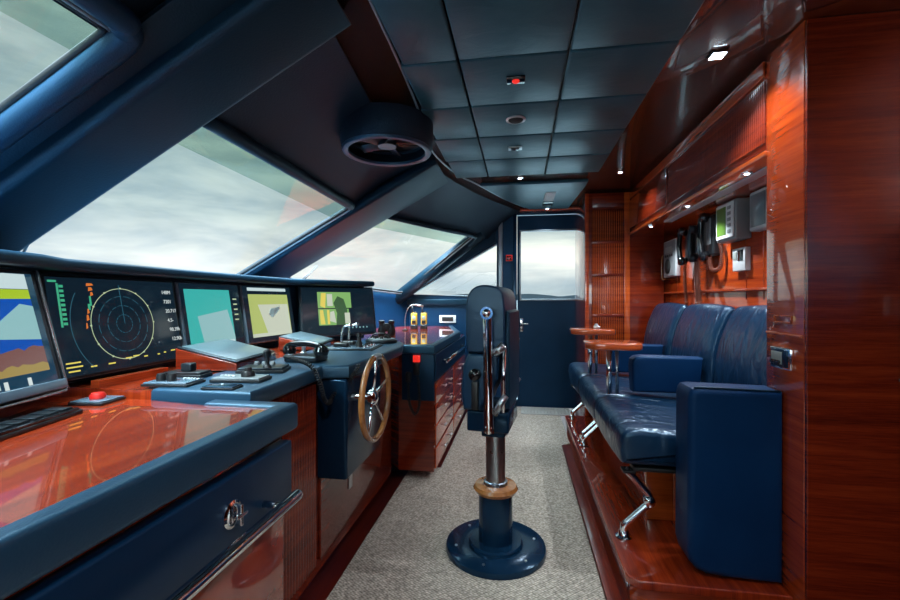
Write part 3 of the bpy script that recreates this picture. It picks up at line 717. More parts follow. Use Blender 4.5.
# socket panel on the pillar
t = thing('switch_panel', 'chrome framed control panel with four small knobs on the wooden pillar', 'switch panel', (.98, 1.80, .94))
b = B(); box(b, .966, .9795, 1.738, 1.863, .938, 1.018, .004); obj('frame', b, 'chrome', t)
b = B(); box(b, .961, .9659, 1.750, 1.852, .946, 1.010, .002); obj('face_plate', b, 'paint_navy_gloss', t)
b = B(); box(b, .959, .9609, 1.775, 1.843, .956, 1.002, .001); obj('display', b, 'lcd_grey', t)
for i in range(3):
    b = B(); cyl(b, (.9589, 1.79+i*.021, .964), (.952, 1.79+i*.021, .964), .0075, 12); obj('knob', b, 'black_gloss', t)
# far wall fittings
t = thing('warning_sign', 'small square red framed sign on the blue wall beside the door window', 'sign', (-.10, 4.81, 1.6))
b = B(); box(b, -.155, -.085, 4.806, 4.8185, 1.62, 1.69, .002); obj('plate', b, 'red_plastic', t)
b = B(); box(b, -.145, -.095, 4.803, 4.8059, 1.632, 1.678, .001); obj('face', b, 'black_gloss', t)
b = B(); box(b, -.137, -.103, 4.8015, 4.8029, 1.655, 1.667, 0); box(b, -.132, -.108, 4.8015, 4.8029, 1.641, 1.647, 0); obj('lettering', b, 'red_plastic', t)
t = thing('wall_socket', 'white framed double socket on the blue wall above the far counter', 'socket', (-.81, 4.81, .93))
b = B(); box(b, -.905, -.715, 4.805, 4.8185, .93, 1.015, .004); obj('plate', b, 'white_plastic', t)
b = B(); box(b, -.875, -.745, 4.800, 4.8049, .948, .997, .003); obj('insert', b, 'black_plastic', t)

# ------------------------------------------------------------------ left consoles
# chart cabinet (nearest)
t = thing('chart_cabinet', 'near counter with red wood top, padded blue edge and blue drawer', 'cabinet', (-.9, .4, 0))
b = B(); prism(b, [(-1.45, -.5), (-.665, -.5), (-.665, 1.105), (-.90, 1.105), (-1.12, 1.14), (-1.45, 1.14)], 'z', .84, .894); obj('worktop', b, 'wood_top', t)
b = B(); prism(b, [(-.618, -.5), (-.634, 1.155), (-.90, 1.155), (-.90, 1.11), (-.683, 1.11), (-.664, -.5)], 'z', .825, .903, bev=.012, seg=4); obj('edging', b, 'leather_top', t)
b = B(); box(b, -1.44, -.667, -.5, 1.13, .0, .8395); obj('body', b, 'wood_side', t)
dr = None
b = B(); box(b, -.666, -.628, -.45, 1.115, .635, .808, .006); dr = obj('drawer', b, 'paint_blue', t)
b = B(); lathe(b, [(.030, 0), (.030, .004), (.024, .007), (.022, .003)], (-.6279, .858, .726), (1, 0, 0)); obj('lock_ring', b, 'chrome', dr)
b = B(); box(b, -.622, -.600, .854, .862, .702, .750, .003); box(b, -.606, -.598, .840, .876, .722, .730, .003); obj('latch', b, 'chrome', dr)
b = B(); tube(b, smooth_path([(-.575, -.4, .69), (-.572, .4, .69), (-.572, 1.04, .69)], 3), .0145, 16)
ball(b, (-.572, 1.04, .69), .0145); cyl(b, (-.572, .98, .69), (-.628, .98, .69), .009); cyl(b, (-.572, .2, .69), (-.628, .2, .69), .009)
obj('grab_rail', b, 'chrome', dr)
b = B(); box(b, -.6668, -.645, .35, 1.10, .06, .625, .003); obj('cupboard_door', b, 'wood_top', t)
b = B(); box(b, -.6668, -.645, -.45, .345, .06, .625, .003); obj('cupboard_door', b, 'wood_top', t)

# helm console: bodies, deck, tambour, instrument hood
t = thing('helm_console', 'long dashboard with wood base, blue padded deck and monitor hood under the windshield', 'console', (-1.2, 2.0, 0))
b = B(); prism(b, [(-.84, 1.16), (-.84, 2.74), (-2.2, 2.74), (-2.2, 1.16)], 'z', .05, .869); obj('base', b, 'wood_dark', t)
b = B(); flutes(b, 'x', -.839, 1.20, 1.665, .10, .85, .020, .011, 1); obj('tambour_door', b, 'wood_dark', t)
b = B(); box(b, -.8395, -.827, 1.70, 2.70, .10, .84, .003); pd = obj('flat_door', b, 'wood_dark', t)
b = B(); box(b, -.827, -.820, 1.99, 2.03, .27, .34, .003); obj('hinge', b, 'alu', pd)
b = B(); prism(b, [(-.785, 1.158), (-.80, 1.66), (-.70, 1.69), (-.685, 2.10), (-.685, 2.45), (-.735, 2.66), (-.80, 2.74), (-1.12, 2.74), (-1.12, 1.158)], 'z', .87, .925, bev=.012, seg=4); obj('padded_deck', b, 'leather_top', t)
b = B(); prism(b, [(-1.1205, 1.158), (-1.1205, 2.93), (-2.2, 2.93), (-2.2, 1.158)], 'z', .87, .918); obj('wood_deck', b, 'wood_top', t)
b = B(); box(b, -.839, -.705, 1.68, 2.12, .45, .869, .012, 4); obj('wheel_pedestal', b, 'paint_navy_gloss', t)
hoodl = [(-1.02, -.1), (-1.18, .5), (-1.30, 1.0), (-1.37, 1.12), (-1.395, 1.60), (-1.395, 2.05), (-1.355, 2.47), (-1.01, 2.90)]
b = B(); prism(b, hoodl+[(-1.10, 3.02), (-1.95, 3.25), (-2.2, 2.9), (-2.2, -.1)], 'z', 1.288, 1.325, bev=.014, seg=4); obj('instrument_hood', b, 'leather_navy', t)
back = [(-1.14, -.1), (-1.30, .5), (-1.42, 1.0), (-1.49, 1.14), (-1.515, 1.60), (-1.515, 2.05), (-1.475, 2.50), (-1.11, 2.96)]
b = B(); prism(b, back+[(-1.9, 3.15), (-2.15, 2.9), (-2.15, -.1)], 'z', .9185, 1.2875); obj('instrument_housing', b, 'leather_navy', t)
b = B(); prism(b, [(-1.31, 1.16), (-1.34, 1.16), (-1.34, 1.43), (-1.31, 1.43)], 'z', .9185, .942); obj('wood_fillet', b, 'wood_side', t)
# small post between the monitors
# far drawer cabinet
t = thing('drawer_cabinet', 'far counter cabinet with chrome drawer pulls and red wood top', 'cabinet', (-1, 3.6, 0))
b = B(); prism(b, [(-.56, 2.78), (-.56, 4.35), (-1.5, 4.35), (-1.5, 2.97), (-1.0, 2.97), (-.80, 2.78)], 'z', .06, .8395); obj('body', b, 'wood_dark', t)
b = B(); prism(b, [(-.545, 2.725), (-.545, 3.95), (-.75, 4.80), (-.80, 4.80), (-.595, 3.93), (-.595, 2.80), (-.74, 2.775), (-.80, 2.745)], 'z', .84, .90, bev=.012, seg=4); obj('edging', b, 'leather_top', t)
b = B(); prism(b, [(-.5955, 2.80), (-.5955, 3.93), (-.80, 4.79), (-1.24, 4.79), (-1.33, 4.6), (-1.8, 3.85), (-1.8, 2.97), (-1.08, 2.97), (-.80, 2.76)], 'z', .841, .893); obj('worktop', b, 'wood_top', t)
b = B(); box(b, -.775, -.556, 2.765, 2.7795, .53, .838, .004); obj('end_panel', b, 'paint_blue', t)
b = B(); box(b, -.5595, -.545, 2.79, 4.30, .655, .835, .004); d1 = obj('drawer', b, 'paint_blue', t)
b = B(); tube(b, [(-.505, 2.95, .765), (-.505, 4.05, .765)], .012); cyl(b, (-.505, 3.02, .765), (-.545, 3.02, .765), .009); cyl(b, (-.505, 3.95, .765), (-.545, 3.95, .765), .009); obj('pull_bar', b, 'chrome', d1)
for r, z in enumerate((.55, .41, .27, .12)):
    for c_ in range(2):
        b = B(); y = 2.80+c_*.76
        box(b, -.5595, -.548, y, y+.74, z-.045 if r < 3 else .075, z+.085, .003); dd = obj('drawer', b, 'wood_side', t)
        for q in (.25, .5):
            b = B(); cyl(b, (-.548, y+q, z+.03), (-.528, y+q, z+.03), .006, 8); cyl(b, (-.527, y+q-.026, z+.03), (-.527, y+q+.026, z+.03), .007, 8); obj('pull', b, 'alu', dd)
# red switch and coiled cord on its end panel
t = thing('engine_stop', 'small red switch above a black box on the end of the far cabinet', 'switch', (-.665, 2.76, .7))
b = B(); box(b, -.695, -.648, 2.748, 2.7645, .785, .83, .003); obj('red_cover', b, 'lamp_red', t)
b = B(); box(b, -.69, -.653, 2.745, 2.7645, .70, .78, .003); obj('housing', b, 'black_plastic', t)
t = thing('hand_microphone', 'small black hand microphone with hanging coil on the far cabinet end panel', 'microphone', (-.73, 2.75, .66))
b = B(); box(b, -.745, -.705, 2.735, 2.7645, .65, .72, .012); obj('body', b, 'dark_metal', t)
b = B(); tube(b, coil([(-.725, 2.745, .65), (-.715, 2.735, .52), (-.68, 2.735, .45), (-.65, 2.74, .52), (-.66, 2.745, .69)], .008, .011, 8), .003, 5); obj('coiled_cord', b, 'cord_black', t)

# ------------------------------------------------------------------ monitors
class Fr:
    def __init__(s, p0, p1, zb, h, lean):
        a = V((p0[0], p0[1], zb)); c = V((p1[0], p1[1], zb)); s.w = (c-a).length; s.U = (c-a).normalized()
        nh = V((s.U.y, -s.U.x, 0)); s.Vv = (V((0, 0, 1))*math.cos(lean)-nh*math.sin(lean)).normalized(); s.N = s.U.cross(s.Vv)
        if s.N.dot(nh) < 0: s.N = -s.N
        s.o = a; s.h = h
        s.M = Matrix(((s.U.x, s.Vv.x, s.N.x, a.x), (s.U.y, s.Vv.y, s.N.y, a.y), (s.U.z, s.Vv.z, s.N.z, a.z), (0, 0, 0, 1)))
    def p(s, u, v, n=0): return s.M @ V((u*s.w, v*s.h, n))
def mark(bm, f, pts, n): return slab(bm, [f.p(u, v, n) for u, v in pts], .0006)
def rect(bm, f, u0, v0, u1, v1, n): return mark(bm, f, [(u0, v0), (u1, v0), (u1, v1), (u0, v1)], n)
def monitor(label, p0, p1, zb, h, lean, bez='bezel', scr='scr_black', m=(.04, .06), edge=False, dep=.04):
    f = Fr(p0, p1, zb, h, lean); t = thing('monitor', label, 'monitor', ((p0[0]+p1[0])/2, (p0[1]+p1[1])/2, zb), 0, 'monitors of the helm dashboard')
    b = B(); box(b, 0, f.w, 0, h, -dep, 0, .006, M=f.M); obj('bezel', b, bez, t)
    b = B(); box(b, f.w*m[0], f.w*(1-m[0]), h*m[1], h*(1-m[1]*.7), .0001, .002, .0005, M=f.M); s = obj('screen', b, scr, t)
    if edge:
        b = B(); box(b, f.w+.0005, f.w+.008, 0, h, -dep, .006, .002, M=f.M); box(b, 0, f.w, -.008, -.0005, -dep, .006, .002, M=f.M); obj('metal_edge', b, 'silver_edge', t)
    return t, s, f
# sonar
t, s, f = monitor('leftmost monitor showing a blue sonar picture with a brown seabed', (-1.135, .50), (-1.275, 1.03), .945, .345, .24, m=(.03, .05), edge=True, scr='scr_navy')
b = B(); rect(b, f, .05, .30, .93, .76, .0021); obj('picture_water', b, 'scr_blue', s)
b = B(); rect(b, f, .05, .76, .93, .835, .0021); obj('picture_band', b, 'scr_lime', s)
b = B(); rect(b, f, .05, .84, .93, .96, .0021); obj('picture_sky', b, 'scr_pale', s)
b = B(); top = [(.05+i*.0275, .35+.008*math.sin(i*1.3)+.03*(i/33)+random.uniform(-.018, .018)) for i in range(33)]
mark(b, f, [(.05, .21)]+[(.93, .21)]+top[::-1], .0029); obj('picture_seabed', b, 'scr_brown', s)
b = B(); top = [(.05+i*.0275, .245+.008*math.sin(i*2.1)+random.uniform(-.012, .012)) for i in range(33)]
mark(b, f, [(.05, .18)]+[(.93, .18)]+top[::-1], .0037); obj('picture_layer', b, 'scr_tan', s)
b = B(); mark(b, f, [(.62, .47), (.93, .43), (.93, .70), (.86, .72)], .0029); mark(b, f, [(.05, .45), (.22, .52), (.05, .60)], .0029); obj('picture_reflection', b, 'scr_teal_pale', s)  # pale shapes paint window reflections onto the screen
b = B()
for i in range(7): rect(b, f, .08+i*.12, .09, .10+i*.12, .15, .0021)
rect(b, f, .62, .10, .66, .17, .0021); obj('picture_figures', b, 'scr_white', s)
b = B(); box(b, f.w*.60, f.w*.98, .004, .03, .0002, .02, .003, M=f.M); obj('button_bar', b, 'panel_blue_grey', t)
# radar
t, s, f = monitor('wide dark radar monitor with a large range circle', (-1.385, 1.09), (-1.405, 1.62), .945, .335, .16, m=(.02, .03))
def ring(bm, f, cu, cv, r, w, n, a0=0, a1=360, seg=64):
    k = max(3, int(seg*(a1-a0)/360)); asp = f.w/f.h
    P0 = []
    for i in range(k+1):
        a = math.radians(a0+(a1-a0)*i/k); P0.append((cu+r*math.cos(a)/asp, cv+r*math.sin(a), cu+(r-w)*math.cos(a)/asp, cv+(r-w)*math.sin(a)))
    for i in range(k):
        if a1-a0 == 360 and i % 4 == 3 and r < .4 and r < .36: continue
        A, C = P0[i], P0[i+1]; mark(bm, f, [(A[0], A[1]), (C[0], C[1]), (C[2], C[3]), (A[2], A[3])], n)
cu, cv = .50, .50
b = B(); ring(b, f, cu, cv, .385, .0065, .0021)
for a in range(0, 360, 30):
    x, y = cu+.385*math.cos(math.radians(a))/(f.w/f.h), cv+.385*math.sin(math.radians(a)); rect(b, f, x-.006, y-.008, x+.006, y+.008, .0029)
obj('range_circle', b, 'scr_ring', s)
b = B()
for r in (.10, .20, .30): ring(b, f, cu, cv, r, .005, .0021)
ring(b, f, .52, .52, .62, .005, .0021, 150, 225)
mark(b, f, [(cu, cv), (cu+.003, cv), (cu-.008, .92), (cu-.012, .92)], .0029); obj('range_marks', b, 'scr_ring_dim', s)
b = B()
for (u, v, w_, h_) in ((.26, .90, .05, .03), (.27, .85, .03, .04), (.235, .55, .018, .06), (.245, .62, .015, .05), (.225, .47, .012, .06), (.28, .80, .02, .04)): mark(b, f, [(u, v), (u+w_, v+.01), (u+w_*.8, v+h_), (u+.004, v+h_)], .0021)
obj('echo_red', b, 'scr_orange', s)
b = B()
for (u, v, w_, h_) in ((.27, .70, .012, .10), (.255, .66, .015, .06), (.075, .50, .012, .42), (.03, .93, .05, .02)): rect(b, f, u, v, u+w_, v+h_, .0021)
for k in range(9): rect(b, f, .09, .52+k*.045, .115, .545+k*.045, .0021)
obj('echo_green', b, 'scr_grn', s)
b = B()
for k, (u, v, w_) in enumerate(((.07, .15, .09), (.07, .11, .10), (.08, .07, .07), (.22, .09, .04), (.34, .09, .05), (.47, .12, .05), (.53, .13, .05), (.62, .11, .03), (.74, .11, .02), (.80, .12, .02), (.87, .13, .04), (.92, .13, .03))): rect(b, f, u, v, u+w_, v+.014, .0021)
obj('menu_marks', b, 'scr_yellow', s)
def text(body, f, u, v, size, mat, parent, n=.003):
    cu_ = bpy.data.curves.new('figures', 'FONT'); cu_.body = body; cu_.size = size; cu_.extrude = .0003
    to = bpy.data.objects.new('figures', cu_); COL.objects.link(to)
    me = bpy.data.meshes.new_from_object(to.evaluated_get(bpy.context.evaluated_depsgraph_get())); bpy.data.objects.remove(to); me.materials.clear()
    o = bpy.data.objects.new('figures', me); COL.objects.link(o); o.parent = parent
    M = f.M @ Matrix.Translation((u*f.w, v*f.h, n)); o.matrix_local = WM(parent).inverted() @ M; me.materials.append(MATS[mat]); return o
for k, s_ in enumerate(('148M', '7201', '20.717', '4.5-', '98.39k', '12.90k')):
    text(s_, f, .855+.008*k, .83-.115*k, .021, 'scr_white', s)
# teal
t, s, f = monitor('monitor with a plain turquoise screen beside the radar', (-1.405, 1.635), (-1.405, 2.04), .955, .325, .16, scr='scr_black', m=(.02, .03), bez='panel_blue_grey')
b = B(); rect(b, f, .07, .06, .80, .90, .0021); obj('picture_turquoise', b, 'scr_teal', s)
b = B(); mark(b, f, [(.28, .06), (.80, .06), (.80, .20), (.72, .60), (.22, .52)], .0029); obj('picture_chart', b, 'scr_teal_pale', s)
b = B(); rect(b, f, .30, .08, .78, .14, .0037); obj('picture_strip', b, 'scr_pale', s)
b = B()
for k in range(5): rect(b, f, .85, .75-k*.08, .92, .77-k*.08, .0021)
obj('menu_marks', b, 'scr_ring', s)
# green
t, s, f = monitor('monitor with a yellow green chart picture', (-1.405, 2.055), (-1.365, 2.475), .96, .32, .16, scr='scr_black', m=(.02, .03), bez='panel_blue_grey')
b = B(); rect(b, f, .10, .10, .90, .84, .0021); obj('picture_land', b, 'scr_olive', s)
b = B(); mark(b, f, [(.40, .12), (.89, .14), (.88, .66), (.26, .66)], .0029); rect(b, f, .10, .10, .90, .16, .0029); obj('picture_chart', b, 'scr_cream', s)
b = B(); mark(b, f, [(.45, .48), (.52, .42), (.68, .56), (.70, .62), (.50, .58)], .0037); obj('picture_islet', b, 'light_grey', s)
b = B(); rect(b, f, .10, .90, .88, .955, .0021); obj('picture_glare', b, 'scr_pale', s)  # pale strip painted as a reflection near the screen's top
# camera monitor
t, s, f = monitor('rightmost monitor showing a small green camera picture on black', (-1.35, 2.51), (-1.0, 2.925), .955, .335, .17, scr='scr_black', m=(.03, .05))
b = B(); rect(b, f, .22, .56, .62, .88, .0021); rect(b, f, .22, .22, .62, .54, .0021); rect(b, f, .62, .56, .66, .88, .0021); obj('picture_green', b, 'scr_green', s)
b = B(); mark(b, f, [(.25, .60), (.31, .56), (.33, .86), (.27, .86)], .0029); mark(b, f, [(.24, .24), (.30, .24), (.28, .52), (.24, .52)], .0029); rect(b, f, .33, .24, .36, .52, .0029); obj('picture_railing', b, 'scr_yellow', s)
b = B(); mark(b, f, [(.44, .22), (.56, .22), (.60, .50), (.56, .74), (.48, .80), (.42, .66), (.46, .45)], .0029); obj('picture_shadow', b, 'scr_darkgreen', s)
b = B(); rect(b, f, .56, .24, .63, .46, .0037); mark(b, f, [(.36, .30), (.44, .26), (.42, .50), (.37, .48)], .0037); rect(b, f, .34, .60, .41, .84, .0029); obj('picture_pale', b, 'scr_cream', s)
b = B()
for k in range(6): rect(b, f, .60+.05*k, .14, .615+.05*k, .17, .0021)
obj('menu_marks', b, 'scr_teal_pale', s)

# ------------------------------------------------------------------ things on the decks
def plate(name, label, cat, pts, z, th, mat='panel_blue_grey', edge='black_plastic', group=None):
    cx = sum(p[0] for p in pts)/len(pts); cy = sum(p[1] for p in pts)/len(pts)
    t = thing(name, label, cat, (cx, cy, z), 0, group)
    b = B(); prism(b, pts, 'z', z+.0006, z+th*.6, bev=.002); obj('base', b, edge, t)
    b = B(); q = [(cx+(p[0]-cx)*.93, cy+(p[1]-cy)*.93) for p in pts]; prism(b, q, 'z', z+th*.6+.0002, z+th, bev=.002); obj('face_plate', b, mat, t)
    return t
def knob(t, x, y, z, r, h, mat='black_plastic', name='knob'):
    b = B(); lathe(b, [(r, 0), (r, h*.6), (r*.8, h), (r*.2, h*1.02)], (x, y, z+.0003), seg=18); return obj(name, b, mat, t)
def rectpts(cx, cy, w, d, a):
    c_, s_ = math.cos(a), math.sin(a); return [(cx+u*c_-v*s_, cy+u*s_+v*c_) for u, v in ((-w/2, -d/2), (w/2, -d/2), (w/2, d/2), (-w/2, d/2))]
ZN, ZW, ZD = .894, .918, .925
# keyboard pad
t = plate('keypad', 'flat black keypad lying on the wood top below the sonar monitor', 'keypad', rectpts(-1.165, .84, .085, .27, .25), ZN, .018, 'black_gloss')
for i in range(6):
    b = B(); p = rectpts(-1.165+.010*(2.5-i)*.9, .84-.10+i*.040, .05, .03, .25); prism(b, p, 'z', ZN+.0182, ZN+.022, bev=.001); obj('key', b, 'dark_metal', t)
# alarm base with red dome
t = plate('alarm_buzzer', 'grey plate with a low round red button below the radar', 'button', rectpts(-1.235, 1.09, .10, .09, .1), ZN, .012)
knob(t, -1.235, 1.09, ZN+.012, .020, .016, 'red_plastic', 'button')
t = plate('trackball_panel', 'blue grey panel with two black knobs on the near wood deck', 'control panel', rectpts(-1.10, 1.225, .15, .095, .1), ZD, .014)
for dx in (-.035, .0): knob(t, -1.10+dx, 1.215+dx*.1, ZD+.014, .014, .022)
for k in range(5):
    b = B(); box(b, -1.085+k*.012, -1.079+k*.012, 1.245, 1.253, ZD+.0142, ZD+.018); obj('button', b, 'white_plastic', t)
t = plate('throttle_box', 'black flat box with a square block between radar and chart plotter', 'control box', rectpts(-1.155, 1.345, .14, .07, .1), ZD, .022, 'black_plastic')
b = B(); box(b, -1.17, -1.13, 1.33, 1.36, ZD+.0222, ZD+.05, .004); obj('lever', b, 'dark_metal', t)
t = plate('remote_pad', 'small dark blue flat pad nearest on the blue deck', 'control pad', rectpts(-.905, 1.195, .105, .055, .05), ZD, .010, 'paint_navy_gloss')
b = B(); cyl(b, (-.905, 1.195, ZD+.0102), (-.905, 1.195, ZD+.014), .004); obj('button', b, 'white_plastic', t)
t = plate('autopilot_panel', 'wide grey panel with a round black dial on the blue deck edge', 'control panel', rectpts(-.925, 1.315, .17, .085, .1), ZD, .016, 'grey_plastic')
knob(t, -.90, 1.315, ZD+.016, .022, .018); knob(t, -.90, 1.315, ZD+.034, .012, .012)
for k in range(4):
    b = B(); box(b, -.992+k*.014, -.984+k*.014, 1.30, 1.309, ZD+.0162, ZD+.020); obj('button', b, 'white_plastic', t)
t = plate('joystick_panel', 'dark panel with an upright black joystick beside the handset', 'joystick', rectpts(-.96, 1.50, .17, .105, .25), ZD, .020, 'dark_metal')
b = B(); lathe(b, [(.016, 0), (.014, .008), (.007, .014), (.007, .035), (.013, .042), (.014, .062), (.008, .068)], (-.925, 1.465, ZD+.0203), seg=18); obj('stick', b, 'black_plastic', t)
for k in range(3): knob(t, -1.01+k*.03, 1.53+k*.005, ZD+.020, .010, .012, 'grey_plastic', 'dial')
# chart plotters: wedges with glass tops
def wedge(label, cx, cy, w, d, ang, z, h0, h1):
    t = thing('chart_plotter', label, 'chart plotter', (cx, cy, z), ang, 'low plotter boxes on the deck')
    M = WM(t)
    b = B(); prism(b, [(w/2, .0006), (w/2, h0), (-w/2, h1), (-w/2, .0006)], 'y', -d/2, d/2, bev=.004, M=M); obj('case', b, 'wood_dark', t)
    sl = math.atan2(h1-h0, w)
    M2 = M @ Matrix.Translation((0, 0, (h0+h1)/2)) @ Matrix.Rotation(sl, 4, 'Y')
    b = B(); box(b, -w*.50, w*.50, -d*.49, d*.49, .0015, .008, .003, M=M2); obj('frame', b, 'dark_metal', t)
    b = B(); box(b, -w*.46, w*.46, -d*.45, d*.45, .0082, .011, .002, M=M2); obj('glass_top', b, 'plotter_glass', t)
wedge('low red wooden plotter box with grey glass top before the turquoise monitor', -1.205, 1.64, .24, .34, .12, ZD, .028, .085)
wedge('second red plotter box with grey glass top before the green monitor', -1.21, 2.33, .22, .34, .18, ZD, .020, .068)
# telephone handset with coiled cord over the deck edge
t = thing('handset', 'black telephone handset lying on the blue deck with coiled cord hanging down', 'telephone handset', (-.93, 1.78, ZD))
b = B(); box(b, -1.01, -.86, 1.72, 1.84, ZD+.0006, ZD+.028, .008); obj('cradle', b, 'dark_metal', t)
b = B(); tube(b, smooth_path([(-1.045, 1.80, ZD+.048), (-1.02, 1.795, ZD+.068), (-.94, 1.78, ZD+.078), (-.86, 1.76, ZD+.068), (-.83, 1.755, ZD+.046)], 6), .014, 12)
lathe(b, [(.026, -.022), (.030, -.006), (.024, .012)], (-1.025, 1.796, ZD+.052)); lathe(b, [(.028, -.022), (.034, -.004), (.026, .014)], (-.855, 1.76, ZD+.052))
obj('receiver', b, 'black_gloss', t)
b = B(); tube(b, coil([(-.99, 1.70, ZD+.03), (-.90, 1.61, ZD+.035), (-.80, 1.56, ZD+.015), (-.772, 1.575, ZD-.05), (-.765, 1.60, ZD-.12), (-.762, 1.64, ZD-.145), (-.76, 1.68, ZD-.12), (-.69, 1.72, ZD-.04), (-.672, 1.73, ZD+.0)], .0075, .0105, 8), .0028, 5); obj('coiled_cord', b, 'cord_black', t)
# small white knob switches behind the handset
for k, (x, y) in enumerate(((-1.10, 1.93), (-1.06, 1.99))):
    b = B(); lathe(b, [(.018, .0006), (.018, .01), (.010, .014), (.010, .04), (.014, .044), (.010, .05)], (x, y, ZD), seg=18); o = obj('lever_switch', b, 'alu'); tag(o, 'small silver lever knob behind the handset, %s' % ('nearer of the two' if k == 0 else 'farther of the two'), 'switch', 'silver lever knobs behind the handset')
# engine throttles
t = plate('engine_throttle', 'grey deck panel with two chrome throttle levers above the steering wheel', 'throttle', rectpts(-.915, 2.30, .26, .26, .1), ZD, .012, 'panel_blue_grey')
for k in range(2):
    y = 2.24+k*.10
    b = B(); box(b, -1.01, -.93, y-.02, y+.02, ZD+.0125, ZD+.035, .006); obj('housing', b, 'black_plastic', t)
    b = B(); tube(b, smooth_path([(-.97, y, ZD+.03), (-.965, y, ZD+.09), (-.955, y, ZD+.12), (-.93, y, ZD+.128)], 5), .006, 10); ball(b, (-.92, y, ZD+.128), .013); obj('lever', b, 'chrome', t)
b = B(); lathe(b, [(.020, 0), (.018, .02), (.012, .03), (.012, .055), (.016, .06), (.012, .075)], (-.875, 2.26, ZD+.0125), seg=18); obj('joystick', b, 'black_plastic', t)
for k in range(3): knob(t, -.86+.0*k, 2.34+k*.035, ZD+.012, .011, .014, 'black_plastic')
for k in range(4): knob(t, -.83, 2.22+k*.05, ZD+.012, .008, .010, 'chrome', 'dial')
# oval compass plate
t = thing('control_pod', 'low oval grey pod with dark top beyond the throttle levers', 'control pod', (-.84, 2.58, ZD))
pts = [(-.86+.10*math.cos(a), 2.60+.085*math.sin(a)) for a in [2*math.pi*k/32 for k in range(32)]]
b = B(); prism(b, pts, 'z', ZD+.0006, ZD+.022, bev=.006); obj('base', b, 'dark_metal', t)
pts = [(-.86+.085*math.cos(a), 2.60+.07*math.sin(a)) for a in [2*math.pi*k/32 for k in range(32)]]
b = B(); prism(b, pts, 'z', ZD+.0222, ZD+.028, bev=.002); obj('face_plate', b, 'grey_plastic', t)
for k in range(5):
    a = k*1.25; knob(t, -.86+.045*math.cos(a), 2.60+.038*math.sin(a), ZD+.028, .011, .016)
b = B(); tube(b, smooth_path([(-.93, 2.60, ZD+.03), (-.90, 2.60, ZD+.055), (-.83, 2.60, ZD+.055), (-.80, 2.60, ZD+.03)], 5), .006, 8); obj('guard', b, 'black_plastic', t)

# steering wheel
t = thing('steering_wheel', 'round wooden rimmed ship wheel with chrome spokes on the blue pedestal', 'steering wheel', (-.62, 1.745, .785))
C = V((-.60, 1.745, .785)); R = .172
b = B(); tube(b, [C+V((0, R*math.cos(a), R*math.sin(a))) for a in [2*math.pi*k/56 for k in range(56)]], .0125, 14, closed=True); obj('rim', b, 'wood_rim', t)
b = B(); tube(b, [C+V((.0, R*math.cos(a), R*math.sin(a))) for a in [math.radians(78+24*k/8) for k in range(9)]], .0138, 14); obj('rim_clasp', b, 'alu', t)
for k in range(5):
    a = math.radians(90+72*k); b = B(); tube(b, [C+V((-.015, .02*math.cos(a), .02*math.sin(a))), C+V((-.006, .09*math.cos(a), .09*math.sin(a))), C+V((0, (R-.008)*math.cos(a), (R-.008)*math.sin(a)))], [.008, .006, .0065], 10); obj('spoke', b, 'chrome', t)
b = B(); lathe(b, [(.018, -.104), (.018, -.03), (.032, -.028), (.034, -.008), (.024, .004), (.008, .008)], C, (1, 0, 0), seg=28); obj('hub', b, 'chrome', t)

# things on the far counter
ZF = .8935
t = thing('binoculars', 'black binoculars standing on the far wooden counter', 'binoculars', (-1.10, 3.46, ZF), math.radians(18))
M = WM(t)
for s_ in (-1, 1):
    b = B()
    tmp = [(.030, .0006), (.034, .006), (.034, .05), (.024, .075), (.022, .10), (.025, .105), (.025, .125), (.018, .13)]
    lathe(b, tmp, V((s_*.040, 0, 0)), seg=22); b.transform(M); obj('barrel', b, 'black_plastic', t)
b = B(); box(b, -.035, .035, -.022, .022, .035, .105, .010, M=M); obj('bridge', b, 'black_plastic', t)
def radio(x, y, label):
    t = thing('handheld_radio', label, 'radio', (x, y, ZF), 0, 'yellow handheld radios')
    b = B(); box(b, x-.034, x+.034, y-.025, y+.025, ZF+.0006, ZF+.045, .006); obj('charger', b, 'black_plastic', t)
    b = B(); box(b, x-.030, x+.030, y-.016, y+.016, ZF+.0455, ZF+.165, .008); obj('body', b, 'yellow_plastic', t)
    b = B(); box(b, x-.018, x+.018, y-.020, y-.0162, ZF+.10, ZF+.135, .002); obj('display', b, 'lcd_grey', t)
    b = B(); box(b, x-.020, x+.020, y-.0195, y-.0162, ZF+.055, ZF+.09, .002); obj('grille', b, 'black_plastic', t)
    b = B(); cyl(b, (x-.018, y, ZF+.165), (x-.018, y, ZF+.235), .007, 10); obj('antenna', b, 'black_plastic', t)
    b = B(); cyl(b, (x+.014, y, ZF+.165), (x+.014, y, ZF+.18), .008, 10); obj('knob', b, 'black_plastic', t); return t
r0 = radio(-1.06, 4.25, 'yellow handheld radio standing in its charger, left of the pair')
dup(r0, (-.965, 4.28, ZF), 'yellow handheld radio standing in its charger, right of the pair')
t = thing('reading_lamp', 'thin curved gooseneck lamp on the far counter next to the radios', 'lamp', (-1.10, 4.05, ZF))
b = B(); lathe(b, [(.03, .0006), (.03, .01), (.008, .016)], (-1.10, 4.05, ZF)); obj('base', b, 'black_plastic', t)
b = B(); tube(b, smooth_path([(-1.10, 4.05, ZF+.012), (-1.10, 4.05, ZF+.12), (-1.08, 4.05, ZF+.20), (-1.04, 4.05, ZF+.245), (-1.0, 4.05, ZF+.25)], 6), .004, 8); obj('gooseneck', b, 'alu', t)
b = B(); cyl(b, (-1.0, 4.05, ZF+.25), (-.92, 4.05, ZF+.238), .009, 12); obj('lamp_head', b, 'alu', t)

